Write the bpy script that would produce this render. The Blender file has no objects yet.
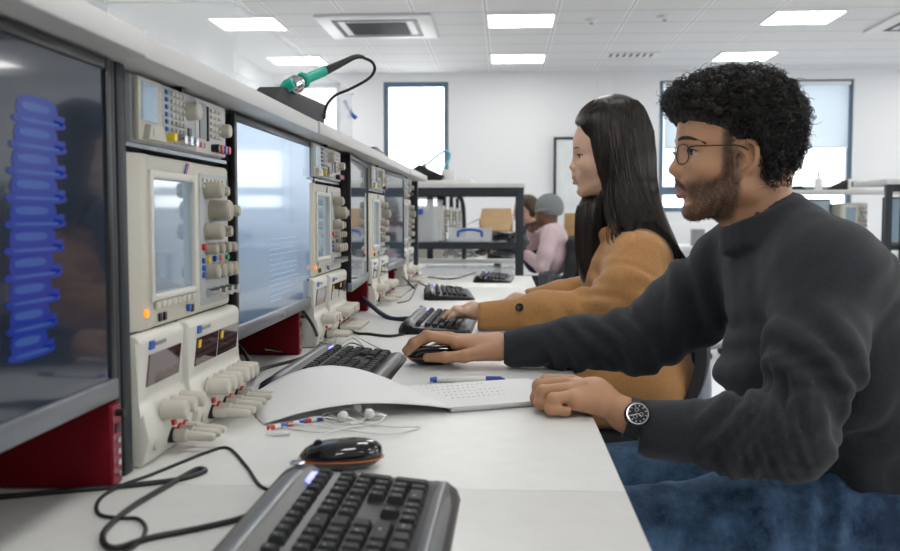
import bpy, bmesh, math, random
import numpy as np
from mathutils import Vector, Matrix
C = bpy.context.scene
COL = C.collection
PI = math.pi
random.seed(4)

# ------------------------------------------------------------------ camera
FPX = 950.0
PSI = math.atan(55/FPX); TH = math.atan(59.5/FPX*math.cos(PSI))
CAMZ = 1.03
fw = Vector((-math.sin(PSI)*math.cos(TH), math.cos(PSI)*math.cos(TH), -math.sin(TH)))
rt = Vector((math.cos(PSI), math.sin(PSI), 0)); upv = rt.cross(fw)
cd = bpy.data.cameras.new('camera'); cam = bpy.data.objects.new('camera', cd); COL.objects.link(cam)
cd.sensor_width = 36; cd.lens = 36*FPX/900; cd.clip_start = .02; cd.clip_end = 200
cd.dof.use_dof = True; cd.dof.focus_distance = 1.75; cd.dof.aperture_fstop = 7.0
m = Matrix((rt, upv, -fw)).transposed().to_4x4(); m.translation = Vector((0, 0, CAMZ)); cam.matrix_world = m
C.camera = cam

def at(px, py, d):
    "the point at bench distance d (metres along y) that the photo shows at a pixel"
    r = fw + rt*((px-450)/FPX) + upv*((275.5-py)/FPX)
    return Vector((0, 0, CAMZ)) + r*(d/r.y)
def on_desk(px, py, z=.742):
    r = fw + rt*((px-450)/FPX) + upv*((275.5-py)/FPX)
    return Vector((0, 0, CAMZ)) + r*((z-CAMZ)/r.z)
def on_face(px, py, x=-.42):
    r = fw + rt*((px-450)/FPX) + upv*((275.5-py)/FPX)
    return Vector((0, 0, CAMZ)) + r*(x/r.x)

# ------------------------------------------------------------------ world and exposure
w = bpy.data.worlds.new('daylight'); C.world = w; w.use_nodes = True
bg = w.node_tree.nodes['Background']; bg.inputs[0].default_value = (.96, .98, 1, 1); bg.inputs[1].default_value = 3.2
C.view_settings.view_transform = 'Standard'; C.view_settings.look = 'None'
C.view_settings.gamma = 1; C.view_settings.exposure = 0.40
C.view_settings.use_curve_mapping = False
LAMP = 9.0
C.cycles.max_bounces = 8; C.cycles.diffuse_bounces = 5; C.cycles.glossy_bounces = 4; C.cycles.transparent_max_bounces = 12
C.cycles.sample_clamp_indirect = 6

# ------------------------------------------------------------------ materials
def mat(name, col, rough=.5, metal=0, spec=.5, emit=None, es=0, trans=0, ior=1.45, bump=0, bscale=50, var=0, vscale=8, coat=0, sheen=0, alpha=1):
    M = bpy.data.materials.new(name); M.use_nodes = True; nt = M.node_tree; b = nt.nodes['Principled BSDF']
    b.inputs['Base Color'].default_value = (*col, 1); b.inputs['Roughness'].default_value = rough
    b.inputs['Metallic'].default_value = metal; b.inputs['Specular IOR Level'].default_value = spec
    b.inputs['IOR'].default_value = ior; b.inputs['Transmission Weight'].default_value = trans
    b.inputs['Coat Weight'].default_value = coat; b.inputs['Sheen Weight'].default_value = sheen
    b.inputs['Alpha'].default_value = alpha
    if emit: b.inputs['Emission Color'].default_value = (*emit, 1); b.inputs['Emission Strength'].default_value = es
    if bump or var:
        tc = nt.nodes.new('ShaderNodeTexCoord')
    if bump:
        n = nt.nodes.new('ShaderNodeTexNoise'); n.inputs['Scale'].default_value = bscale; n.inputs['Detail'].default_value = 4
        nt.links.new(tc.outputs['Object'], n.inputs['Vector'])
        bp = nt.nodes.new('ShaderNodeBump'); bp.inputs['Strength'].default_value = bump; bp.inputs['Distance'].default_value = .004
        nt.links.new(n.outputs['Fac'], bp.inputs['Height']); nt.links.new(bp.outputs[0], b.inputs['Normal'])
    if var:
        n = nt.nodes.new('ShaderNodeTexNoise'); n.inputs['Scale'].default_value = vscale; n.inputs['Detail'].default_value = 5
        nt.links.new(tc.outputs['Object'], n.inputs['Vector'])
        r = nt.nodes.new('ShaderNodeValToRGB')
        r.color_ramp.elements[0].position = .35; r.color_ramp.elements[1].position = .65
        r.color_ramp.elements[0].color = (*[c*(1-var) for c in col], 1); r.color_ramp.elements[1].color = (*[min(1, c*(1+var)) for c in col], 1)
        nt.links.new(n.outputs['Fac'], r.inputs[0]); nt.links.new(r.outputs[0], b.inputs['Base Color'])
    return M
M = {}
M['wall'] = mat('white_wall_paint', (.80, .81, .82), .6, bump=.05, bscale=120)
M['floor'] = mat('pale_vinyl', (.62, .63, .66), .2, var=.04, vscale=3)
M['desk'] = mat('grey_laminate', (.71, .71, .69), .38, bump=.02, bscale=300, var=.02, vscale=30)
M['shelf'] = mat('shelf_laminate', (.60, .595, .58), .45)
M['steel'] = mat('dark_steel', (.030, .036, .043), .48, metal=.2, spec=.35)
M['black'] = mat('black_plastic', (.012, .012, .014), .35)
M['blackm'] = mat('matt_black', (.010, .010, .012), .6)
M['gloss'] = mat('gloss_black', (.008, .008, .009), .08, coat=.5)
M['greyp'] = mat('grey_plastic', (.16, .17, .18), .3, metal=.4)
M['silver'] = mat('silver_plastic', (.22, .24, .27), .3, metal=.6)
M['key'] = mat('key_plastic', (.014, .015, .017), .5, spec=.3)
M['beige'] = mat('beige_casing', (.56, .54, .455), .45)
M['cream'] = mat('cream_casing', (.64, .63, .57), .45)
M['knob'] = mat('stone_knob', (.36, .335, .27), .5)
M['knobl'] = mat('cream_knob', (.55, .525, .455), .5)
M['panel'] = mat('panel_grey', (.42, .44, .45), .45)
M['red'] = mat('maroon_casing', (.13, .002, .008), .6, spec=.15)
M['redl'] = mat('red_plastic', (.55, .02, .02), .4)
M['blue'] = mat('blue_plastic', (.02, .10, .45), .35)
M['yellow'] = mat('yellow_plastic', (.8, .6, .02), .4)
M['pink'] = mat('pink_plastic', (.8, .3, .3), .4)
M['green'] = mat('green_plastic', (.05, .5, .15), .4)
M['teal'] = mat('teal_grip', (.0, .36, .26), .45)
M['sky'] = mat('light_blue_wire', (.10, .45, .62), .4)
M['winred'] = mat('display_window', (.05, .012, .016), .08, coat=.6)
M['lcd'] = mat('instrument_screen', (.02, .04, .07), .1, emit=(.38, .50, .60), es=.30, coat=.5)
M['scr'] = mat('monitor_glass', (.012, .018, .03), .09, emit=(.08, .11, .18), es=.06, coat=.4)
M['scrd'] = mat('monitor_glass_off', (.012, .016, .022), .06, coat=.6, emit=(.2, .3, .42), es=.1)  # dark mirroring glass with a faint even blue glow added
M['spine'] = mat('lit_blue_image', (.0, .0, .05), .2, emit=(.010, .035, .26), es=.5)
M['spine2'] = mat('lit_violet_image', (.0, .0, .05), .2, emit=(.05, .12, .36), es=.45)
M['lamp'] = mat('luminaire_diffuser', (.9, .9, .9), .5, emit=(1, .985, .95), es=LAMP)
M['white'] = mat('white_plastic', (.75, .75, .74), .4)
M['paper'] = mat('white_paper', (.80, .80, .80), .6)
M['alu'] = mat('blue_grey_aluminium', (.13, .19, .26), .4, metal=.3)
M['glass'] = mat('window_glass', (1, 1, 1), .0, trans=1, ior=1.01, spec=.3)
M['clear'] = mat('clear_plastic', (.92, .95, .97), .12, alpha=.28)
M['card'] = mat('cardboard', (.46, .31, .16), .75, var=.08)
M['wood'] = mat('pale_wood', (.42, .25, .11), .6, var=.1)
M['grille'] = mat('grey_grille', (.28, .29, .30), .5)
M['chairf'] = mat('black_fabric', (.018, .019, .022), .85, bump=.3, bscale=400)
M['chairg'] = mat('charcoal_fabric', (.06, .065, .07), .85, bump=.3, bscale=400)
M['cyan'] = mat('cyan_plastic', (.02, .33, .5), .5)
M['chrome'] = mat('chrome', (.6, .6, .62), .18, metal=1)
M['wire_white'] = mat('white_wire', (.72, .72, .70), .4)
M['wire_black'] = mat('black_wire', (.012, .012, .013), .4)
M['wire_blue'] = mat('blue_wire', (.01, .09, .35), .4)

# ------------------------------------------------------------------ mesh helpers
def props(o, label=None, cat=None, group=None, kind=None):
    if label: o['label'] = label
    if cat: o['category'] = cat
    if group: o['group'] = group
    if kind: o['kind'] = kind
    return o
def thing(name, label, cat, loc=(0, 0, 0), rz=0, group=None):
    o = bpy.data.objects.new(name, None); COL.objects.link(o); o.location = loc; o.rotation_euler = (0, 0, rz)
    o.empty_display_size = .05
    return props(o, label, cat, group)
def copy_tree(o, parent=None):
    c = o.copy(); COL.objects.link(c)
    if parent is not None: c.parent = parent
    for ch in list(o.children): copy_tree(ch, c)
    return c
def link(me, name, mats, parent=None, angle=40):
    for mm in (mats if isinstance(mats, (list, tuple)) else [mats]): me.materials.append(mm)
    for p in me.polygons: p.use_smooth = True
    if angle < 180: me.set_sharp_from_angle(angle=math.radians(angle))
    o = bpy.data.objects.new(name, me); COL.objects.link(o)
    if parent is not None: o.parent = parent
    return o
def spline(pts, n=8):
    pts = [Vector(p) for p in pts]
    if len(pts) < 3: return pts
    P = [pts[0]*2-pts[1]]+pts+[pts[-1]*2-pts[-2]]; out = []
    for i in range(1, len(P)-2):
        a, b, c, d = P[i-1:i+3]
        for k in range(n):
            t = k/n
            out.append(.5*((2*b)+(c-a)*t+(2*a-5*b+4*c-d)*t*t+(-a+3*b-3*c+d)*t**3))
    return out+[pts[-1]]
class MB:
    def __init__(s): s.bm = bmesh.new(); s.mi = 0
    def m(s, i): s.mi = i; return s
    def _tag(s, f0):
        s.bm.faces.ensure_lookup_table()
        for f in s.bm.faces[f0:]: f.material_index = s.mi
    def box(s, a, b, bev=0, seg=2, M4=None):
        f0 = len(s.bm.faces)
        lo = [min(a[i], b[i]) for i in range(3)]; hi = [max(a[i], b[i]) for i in range(3)]
        vs = [s.bm.verts.new((x, y, z)) for x in (lo[0], hi[0]) for y in (lo[1], hi[1]) for z in (lo[2], hi[2])]
        q = [(0, 1, 3, 2), (4, 6, 7, 5), (0, 4, 5, 1), (2, 3, 7, 6), (0, 2, 6, 4), (1, 5, 7, 3)]
        fs = [s.bm.faces.new([vs[i] for i in f]) for f in q]
        if M4 is not None:
            for v in vs: v.co = M4 @ v.co
        if bev:
            bev = min(bev, .49*min(hi[i]-lo[i] for i in range(3)))
            es = list({e for f in fs for e in f.edges})
            for f in fs: f.material_index = s.mi
            r = bmesh.ops.bevel(s.bm, geom=es, offset=bev, segments=seg, affect='EDGES', profile=.5)
            for f in r['faces']: f.material_index = s.mi
        else: s._tag(f0)
        return s
    def ring(s, c, ax1, ax2, n):
        return [s.bm.verts.new(c+ax1*math.cos(2*PI*k/n)+ax2*math.sin(2*PI*k/n)) for k in range(n)]
    def rings(s, R, caps=True, closed=False):
        f0 = len(s.bm.faces); n = len(R[0])
        for i in range(len(R)-1+(1 if closed else 0)):
            A, B = R[i], R[(i+1) % len(R)]
            for k in range(n):
                s.bm.faces.new((A[k], A[(k+1) % n], B[(k+1) % n], B[k]))
        if caps and not closed:
            s.bm.faces.new(R[0][::-1]); s.bm.faces.new(R[-1])
        s._tag(f0); return s
    def lathe(s, p, axis, prof, n=20):
        "prof: (distance along axis, radius)"
        p = Vector(p); ax = Vector(axis).normalized(); u = ax.orthogonal().normalized(); v = ax.cross(u)
        return s.rings([s.ring(p+ax*t, u*r, v*r, n) for t, r in prof])
    def cyl(s, a, b, r, r2=None, n=16):
        a, b = Vector(a), Vector(b)
        return s.lathe(a, b-a, [(0, r), ((b-a).length, r if r2 is None else r2)], n)
    def tube(s, pts, r, n=8, sm=8, flat=1.0):
        pts = spline(pts, sm) if sm else [Vector(p) for p in pts]
        P = [pts[0]]
        for p in pts[1:]:
            if (p-P[-1]).length > 1e-5: P.append(p)
        R = []; u = None
        for i, p in enumerate(P):
            t = (P[min(i+1, len(P)-1)]-P[max(i-1, 0)]).normalized()
            u = t.orthogonal().normalized() if u is None else (u-t*u.dot(t)).normalized()
            v = t.cross(u); rr = r(i/(len(P)-1)) if callable(r) else r
            R.append(s.ring(p, u*rr, v*rr*flat, n))
        return s.rings(R)
    def ball(s, c, r, n=16, m=10, M4=None):
        c = Vector(c); r = (r, r, r) if isinstance(r, (int, float)) else r
        R = []
        for j in range(1, m):
            a = PI*j/m
            R.append([s.bm.verts.new((c.x+r[0]*math.sin(a)*math.cos(2*PI*k/n), c.y+r[1]*math.sin(a)*math.sin(2*PI*k/n), c.z-r[2]*math.cos(a))) for k in range(n)])
        s.rings(R)
        if M4 is not None:
            for q in R:
                for v in q: v.co = M4 @ v.co
        return s
    def prism(s, poly, axis, a, b, bev=0):
        "poly: 2D points in the two other axes (in xyz order)"
        f0 = len(s.bm.faces)
        def mk(p, t):
            q = list(p); q.insert(axis, t); return s.bm.verts.new(q)
        A = [mk(p, a) for p in poly]; B = [mk(p, b) for p in poly]; n = len(poly)
        fs = [s.bm.faces.new(A), s.bm.faces.new(B[::-1])]
        fs += [s.bm.faces.new((A[i], B[i], B[(i+1) % n], A[(i+1) % n])) for i in range(n)]
        for f in fs: f.material_index = s.mi
        if bev:
            r = bmesh.ops.bevel(s.bm, geom=list({e for f in fs for e in f.edges}), offset=bev, segments=2, affect='EDGES', profile=.5)
            for f in r['faces']: f.material_index = s.mi
        return s
    def build(s, name, mats, parent=None, angle=40):
        bmesh.ops.recalc_face_normals(s.bm, faces=s.bm.faces)
        me = bpy.data.meshes.new(name); s.bm.to_mesh(me); s.bm.free()
        return link(me, name, mats, parent, angle)
TXT = {}
def text_mesh(txt, size):
    "the outline of a word as flat polygons in xy, centred"
    if (txt, size) not in TXT:
        cu = bpy.data.curves.new('t', 'FONT'); cu.body = txt; cu.size = size; cu.align_x = 'CENTER'; cu.align_y = 'CENTER'; cu.resolution_u = 2
        o = bpy.data.objects.new('t', cu); COL.objects.link(o); bpy.context.view_layer.update()
        me = bpy.data.meshes.new_from_object(o.evaluated_get(bpy.context.evaluated_depsgraph_get()))
        TXT[(txt, size)] = ([v.co.copy() for v in me.vertices], [list(p.vertices) for p in me.polygons])
        bpy.data.objects.remove(o); bpy.data.curves.remove(cu); bpy.data.meshes.remove(me)
    return TXT[(txt, size)]
def add_text(mb, txt, size, M4):
    vs, fs = text_mesh(txt, size)
    V = [mb.bm.verts.new(M4 @ v) for v in vs]
    for f in fs:
        try: mb.bm.faces.new([V[i] for i in f]).material_index = mb.mi
        except ValueError: pass
def face_text(mb, txt, size, x, y, z):      # writing on a face that looks towards +x
    add_text(mb, txt, size, Matrix(((0, 0, 1, x), (1, 0, 0, y), (0, 1, 0, z), (0, 0, 0, 1))))
def struct(mb, name, mats, parent=None, angle=40):
    o = mb.build(name, mats, parent, angle)
    if parent is None: o['kind'] = 'structure'
    return o

# ------------------------------------------------------------------ the room
XL, XR, Y0, Y1, H = -3.2, 7.5, -4.0, 11.4, 2.73
struct(MB().box((XL-.2, Y0-.2, -.1), (XR+.2, Y1+.2, 0)), 'floor', M['floor'])
def ceiling_mat():
    Mt = mat('ceiling_tiles', (.74, .75, .76), .7); nt = Mt.node_tree; b = nt.nodes['Principled BSDF']
    tc = nt.nodes.new('ShaderNodeTexCoord'); sx = nt.nodes.new('ShaderNodeSeparateXYZ'); nt.links.new(tc.outputs['Object'], sx.inputs[0])
    outs = []
    for ax, off, per, wd in ((0, -.17, .6, .022), (1, 8.05, .503, .011)):
        s = nt.nodes.new('ShaderNodeMath'); s.operation = 'SUBTRACT'; s.inputs[1].default_value = off-60*per; nt.links.new(sx.outputs[ax], s.inputs[0])
        d = nt.nodes.new('ShaderNodeMath'); d.operation = 'PINGPONG'; d.inputs[1].default_value = per/2; nt.links.new(s.outputs[0], d.inputs[0])
        l = nt.nodes.new('ShaderNodeMath'); l.operation = 'LESS_THAN'; l.inputs[1].default_value = wd; nt.links.new(d.outputs[0], l.inputs[0]); outs.append((d, l))
    mx = nt.nodes.new('ShaderNodeMath'); mx.operation = 'MAXIMUM'
    l2 = nt.nodes.new('ShaderNodeMath'); l2.operation = 'LESS_THAN'; l2.inputs[1].default_value = .006; nt.links.new(outs[0][0].outputs[0], l2.inputs[0])
    nt.links.new(l2.outputs[0], mx.inputs[0]); nt.links.new(outs[1][1].outputs[0], mx.inputs[1])
    m1 = nt.nodes.new('ShaderNodeMix'); m1.data_type = 'RGBA'; m1.inputs[6].default_value = (.71, .71, .70, 1); m1.inputs[7].default_value = (.84, .84, .84, 1)
    nt.links.new(outs[0][1].outputs[0], m1.inputs[0])
    m2 = nt.nodes.new('ShaderNodeMix'); m2.data_type = 'RGBA'; m2.inputs[7].default_value = (.48, .48, .48, 1)
    nt.links.new(m1.outputs[2], m2.inputs[6]); nt.links.new(mx.outputs[0], m2.inputs[0]); nt.links.new(m2.outputs[2], b.inputs['Base Color'])
    return Mt
struct(MB().box((XL-.2, Y0-.2, H), (XR+.2, Y1+.2, H+.1)), 'ceiling', ceiling_mat())
def wall_with_holes(name, axis, pos, lo, hi, thick, holes):
    mb = MB(); xs = sorted({lo, hi, *[h[0] for h in holes], *[h[1] for h in holes]}); zs = sorted({0, H, *[h[2] for h in holes], *[h[3] for h in holes]})
    for i in range(len(xs)-1):
        for j in range(len(zs)-1):
            cx, cz = (xs[i]+xs[i+1])/2, (zs[j]+zs[j+1])/2
            if any(h[0] < cx < h[1] and h[2] < cz < h[3] for h in holes): continue
            if axis == 1: mb.box((xs[i], pos, zs[j]), (xs[i+1], pos+thick, zs[j+1]))
            else: mb.box((pos, xs[i], zs[j]), (pos+thick, xs[i+1], zs[j+1]))
    struct(mb, name, M['wall'])
BW = [(-2.79, -1.98, 1.05, 2.63), (-1.46, -.68, 1.05, 2.63), (1.81, 4.05, 1.08, 2.62)]
wall_with_holes('wall_back', 1, Y1, XL, XR, .25, BW)
RW = [(-2.5, .3, .95, 2.5), (1.2, 4.0, .95, 2.5), (4.9, 7.7, .95, 2.5), (8.4, 10.8, .95, 2.5)]
wall_with_holes('wall_right', 0, XR, Y0, Y1, .25, RW)
wall_with_holes('wall_left', 0, XL-.2, Y0, Y1, .2, [])
wall_with_holes('wall_front', 1, Y0-.2, XL, XR, .2, [])
struct(MB().box((XL, 8.75, 0), (-2.8, Y1, H)), 'wall_boxing', M['wall'])
struct(MB().box((1.08, Y1-.02, 0), (1.27, Y1, H)).box((1.27, Y1-.035, 0), (1.29, Y1, H)), 'trim_1', M['wall'])
def window(n, axis, pos, h, mull=(), trans=()):
    mb = MB(); f = .055
    def bx(a0, a1, z0, z1, p0=.0, p1=.07):
        if axis == 1: mb.box((a0, pos+p0, z0), (a1, pos+p1, z1))
        else: mb.box((pos+p0, a0, z0), (pos+p1, a1, z1))
    bx(h[0], h[0]+f, h[2], h[3]); bx(h[1]-f, h[1], h[2], h[3]); bx(h[0]+f, h[1]-f, h[3]-f, h[3]); bx(h[0]+f, h[1]-f, h[2], h[2]+f)
    for q in mull: bx(q-.03, q+.03, h[2]+f, h[3]-f, .005, .065)
    for q in trans: bx(h[0]+f, h[1]-f, q-.05, q+.05, .006, .064)
    fr = struct(mb, 'window_%d' % n, M['alu'])
    g = MB()
    if axis == 1: g.box((h[0]+f, pos+.03, h[2]+f), (h[1]-f, pos+.036, h[3]-f))
    else: g.box((pos+.03, h[0]+f, h[2]+f), (pos+.036, h[1]-f, h[3]-f))
    g.build('glass_pane', M['glass'], fr)
for i, h in enumerate(BW): window(i+1, 1, Y1+.05, h, mull=[2.93] if i == 2 else (), trans=[1.33] if i == 2 else ())
for i, h in enumerate(RW): window(i+4, 0, XR+.05, h, mull=[(h[0]+h[1])/2])
# roller blind drawn over the upper part of the wide back window
def blind_mat():
    Mt = bpy.data.materials.new('blind_fabric'); Mt.use_nodes = True; nt = Mt.node_tree; nt.nodes.clear()
    o = nt.nodes.new('ShaderNodeOutputMaterial'); a = nt.nodes.new('ShaderNodeBsdfTranslucent'); a.inputs[0].default_value = (.56, .60, .63, 1)
    d = nt.nodes.new('ShaderNodeBsdfDiffuse'); d.inputs[0].default_value = (.6, .64, .68, 1)
    t = nt.nodes.new('ShaderNodeBsdfTransparent'); t.inputs[0].default_value = (.8, .86, .92, 1)
    m1 = nt.nodes.new('ShaderNodeMixShader'); m1.inputs[0].default_value = .3; m2 = nt.nodes.new('ShaderNodeMixShader'); m2.inputs[0].default_value = .12
    nt.links.new(a.outputs[0], m1.inputs[1]); nt.links.new(d.outputs[0], m1.inputs[2]); nt.links.new(m1.outputs[0], m2.inputs[1]); nt.links.new(t.outputs[0], m2.inputs[2])
    nt.links.new(m2.outputs[0], o.inputs[0]); return Mt
b = thing('roller_blind', 'grey roller blind drawn over the upper half of the wide window on the far wall', 'blind', (2.93, Y1+.02, 2.58))
MB().box((-1.06, -.002, -.74), (1.06, 0, 0)).build('fabric', blind_mat(), b)
MB().cyl((-1.08, 0, .0), (1.08, 0, 0), .022).build('roller', M['white'], b)
MB().box((-1.06, -.006, -.76), (1.06, .004, -.74)).build('bottom_bar', M['white'], b)
# pale buildings and trees a long way outside the windows
M['hazy'] = mat('pale_render', (.62, .66, .70), .8, var=.1, vscale=.5)
o = props(MB().box((1.2, 40, -2), (11, 46, 6.5)).box((3.5, 39.5, -2), (6, 40, 8)).prism([(1.0, 6.5), (11.2, 6.5), (6, 8.6)], 1, 40, 46).build('building', M['hazy']), 'pale building seen outside through the wide far window', 'building')
# ceiling lights
def ceiling_light(label):
    t = thing('ceiling_light', label, 'ceiling light', group=None)
    f = MB(); W = .30; L = .28
    f.box((-W, -L, -.012), (W, -L+.025, 0)).box((-W, L-.025, -.012), (W, L, 0)).box((-W, -L+.025, -.012), (-W+.022, L-.025, 0)).box((W-.022, -L+.025, -.012), (W, L-.025, 0))
    f.build('frame', M['white'], t)
    MB().box((-W+.022, -L+.025, -.010), (W-.022, L-.025, -.002)).build('diffuser', M['lamp'], t)
    return t
where = {(-2.27, 8.34): 'square ceiling light above the white boxing, the nearer of that pair', (-2.27, 10.33): 'square ceiling light nearest the far end of the white boxing',
         (.13, 8.34): 'square ceiling light beside the air conditioning unit, nearer of the middle pair', (.13, 10.33): 'square ceiling light above the blank far wall, farther of the middle pair',
         (2.53, 8.34): 'square ceiling light out in front of the wide window, nearer of the right pair', (2.53, 10.33): 'square ceiling light just above the curly haired man, close to the wide window'}
first = None
for x in (-2.27, .13, 2.53, 4.93):
    for y in (10.33, 8.34, 6.3, 4.3, 2.3, .3, -1.7):
        lb = where.get((x, y), 'square ceiling light out of the picture over the benches')
        c = ceiling_light(lb) if first is None else copy_tree(first)
        first = first or c
        c.location = (x, y+.06, H); c['label'] = lb
        c['group'] = 'ceiling lights of the grid' if (x, y) in where else 'ceiling lights over the benches'
def cassette(x, label):
    t = thing('air_conditioner', label, 'air conditioner', (x, 8.57, H))
    MB().box((-.5, -.5, -.025), (.5, .5, 0), .01).build('casing', M['white'], t)
    g = MB(); g.m(0).box((-.27, -.27, -.029), (.27, .27, -.0255)); g.m(1)
    for k in range(14): g.box((-.26, -.26+k*.039, -.034), (.26, -.245+k*.039, -.029))
    g.build('grille', [M['grille'], M['steel']], t)
    for (a, b2) in (((-.37, -.37), (.37, -.33)), ((-.37, .33), (.37, .37)), ((-.37, -.33), (-.33, .33)), ((.33, -.33), (.37, .33))):
        MB().box((*a, -.030), (*b2, -.0255)).build('air_slot', M['steel'], t)
    return t
cassette(-1.13, 'white four way ceiling cassette air conditioner with a grey grille')
cassette(3.78, 'white ceiling cassette air conditioner cut by the right picture edge')
t = thing('air_vent', 'slotted grey air vent set in the ceiling above the long haired woman', 'air vent', (1.33, 10.2, H))
MB().box((-.27, -.12, -.012), (.27, .12, 0)).build('frame', M['white'], t)
for k in range(7): MB().box((-.24+k*.07, -.09, -.016), (-.215+k*.07, .09, -.0122)).build('slot', M['steel'], t)
for (x, y, lb) in ((.74, 8.4, 'small round smoke detector on the ceiling beside the middle lights'), (1.35, 8.3, 'small round smoke detector on the ceiling nearer the wide window'), (-.05, 9.3, None)):
    if lb is None: continue
    t = thing('smoke_detector', lb, 'smoke detector', (x, y, H))
    MB().lathe((0, 0, 0), (0, 0, -1), [(0, .055), (.015, .055), (.03, .035), (.034, .012)]).build('casing', M['white'], t)
    MB().lathe((0, 0, -.0345), (0, 0, -1), [(0, .02), (.008, .016)]).build('sensor', M['grille'], t)
# whiteboard on the far wall
t = thing('whiteboard', 'tall framed whiteboard with faint marks on the far wall behind the woman', 'whiteboard', (.60, Y1-.06, .85))
MB().box((0, 0, 0), (1.1, .02, 1.08)).build('surface', mat('whiteboard', (.70, .73, .74), .2, var=.06, vscale=5), t)
MB().box((-.03, -.01, 0), (0, .03, 1.11)).box((1.1, -.01, 0), (1.13, .03, 1.11)).box((0, -.01, 1.08), (1.1, .03, 1.11)).box((0, -.01, -.03), (1.1, .03, 0)).build('frame', M['steel'], t)
# wall trunking with sockets under the wide window
t = thing('cable_trunking', 'white cable trunking with black plugs on the far wall under the window', 'trunking', (1.4, Y1, .62))
MB().box((0, -.12, 0), (4, 0, .32), .008).build('channel', M['wall'], t)
for k in range(3):
    s = MB().box((.78+k*.19, -.132, .12), (.90+k*.19, -.121, .24), .004).build('socket', M['white'], t)
    MB().lathe((.84+k*.19, -.133, .18), (0, -1, 0), [(0, .035), (.04, .03)]).build('plug', M['black'], s)
# ------------------------------------------------------------------ the long bench
DZ = .742; XE = .128; XB = -1.15; XI = -.42
SEAM = [-1.0, .0, 1.0-.012, 1.95, 2.9, 3.85, 4.6]
def bench_top(y0, y1, label, z=DZ, group='desk top sections of the long bench'):
    t = MB().box((XB, y0+.001, z-.028), (XE, y1-.001, z), .002).build('desk_top', M['desk'])
    return props(t, label, 'desk', group)
places = ['under the nearest keyboard and tangled cables', 'under the booklet and the man\'s hands', 'under the woman\'s forearm and keyboard', 'with a keyboard and no sitter, third from the end', 'at the far end of the bench']
labs = ['pale grey desk top section behind the camera', 'pale grey desk top section under the nearest keyboard', 'pale grey desk top section under the booklet and the man\'s hands',
        'pale grey desk top section under the woman\'s forearms', 'pale grey desk top section with the keyboard just past the woman\'s', 'pale grey desk top section at the far end of the bench']
for i in range(len(SEAM)-1): bench_top(SEAM[i], SEAM[i+1], labs[i])
t = thing('bench_frame', 'dark steel leg frame carrying the long pale desk tops', 'bench frame', (0, 0, 0))
for y in (-.95, 1.0, 2.9, 4.55):
    MB().box((XE-.16, y-.025, 0), (XE-.11, y+.025, DZ-.03)).build('leg', M['steel'], t)
    MB().box((XB+.02, y-.025, 0), (XB+.07, y+.025, DZ-.03)).build('leg', M['steel'], t)
MB().box((XE-.16, -.95, DZ-.08), (XE-.11, 4.55, DZ-.029)).build('rail', M['steel'], t)
# overhead shelf in butted lengths
SH = [-1.0, .0, .995, 1.93, 2.97, 3.8, 4.6]
slab = ['pale overhead shelf length behind the camera', 'pale overhead shelf length over the nearest big monitor', 'pale overhead shelf length over the nearest instrument stack and second monitor', 'pale overhead shelf length carrying the soldering iron holder tip and clear box',
        'pale overhead shelf length over the fourth monitor', 'pale overhead shelf length at the far end of the bench']
for i in range(len(SH)-1):
    props(MB().box((-1.0, SH[i]+.002, 1.197), (-.38+(.004 if i % 2 else 0), SH[i+1]-.002, 1.223), .003).build('shelf_board', M['shelf']), slab[i], 'shelf', 'boards of the overhead shelf')
t = thing('instrument_rack', 'dark steel upright posts and rails that hold the instruments under the shelf', 'rack', (0, 0, 0))
for (y0, y1, x) in ((.992, 1.007, -.418), (1.012, 1.036, -.418), (1.437, 1.457, -.46), (2.425, 2.455, -.45), (2.0, 2.03, -.47), (3.30, 3.325, -.46), (2.93, 2.955, -.47), (3.86, 3.88, -.46), (4.22, 4.25, -.45), (-.03, 0, -.42), (4.56, 4.595, -.42)):
    MB().box((x-.05, y0, DZ), (x, y1, 1.197), .003).build('post', M['steel'], t)
MB().box((-.80, -.9, DZ), (-.79, 4.55, 1.197)).build('back_panel', M['blackm'], t)
for (y0, y1) in ((1.045, 1.436), (2.031, 2.424), (2.956, 3.299), (3.881, 4.219)):
    MB().box((-.78, y0, .889), (-.425, y1, .895)).build('instrument_shelf', M['steel'], t)
    MB().box((-.78, y0, 1.109), (-.425, y1, 1.114)).build('instrument_shelf', M['silver'], t)

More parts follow.
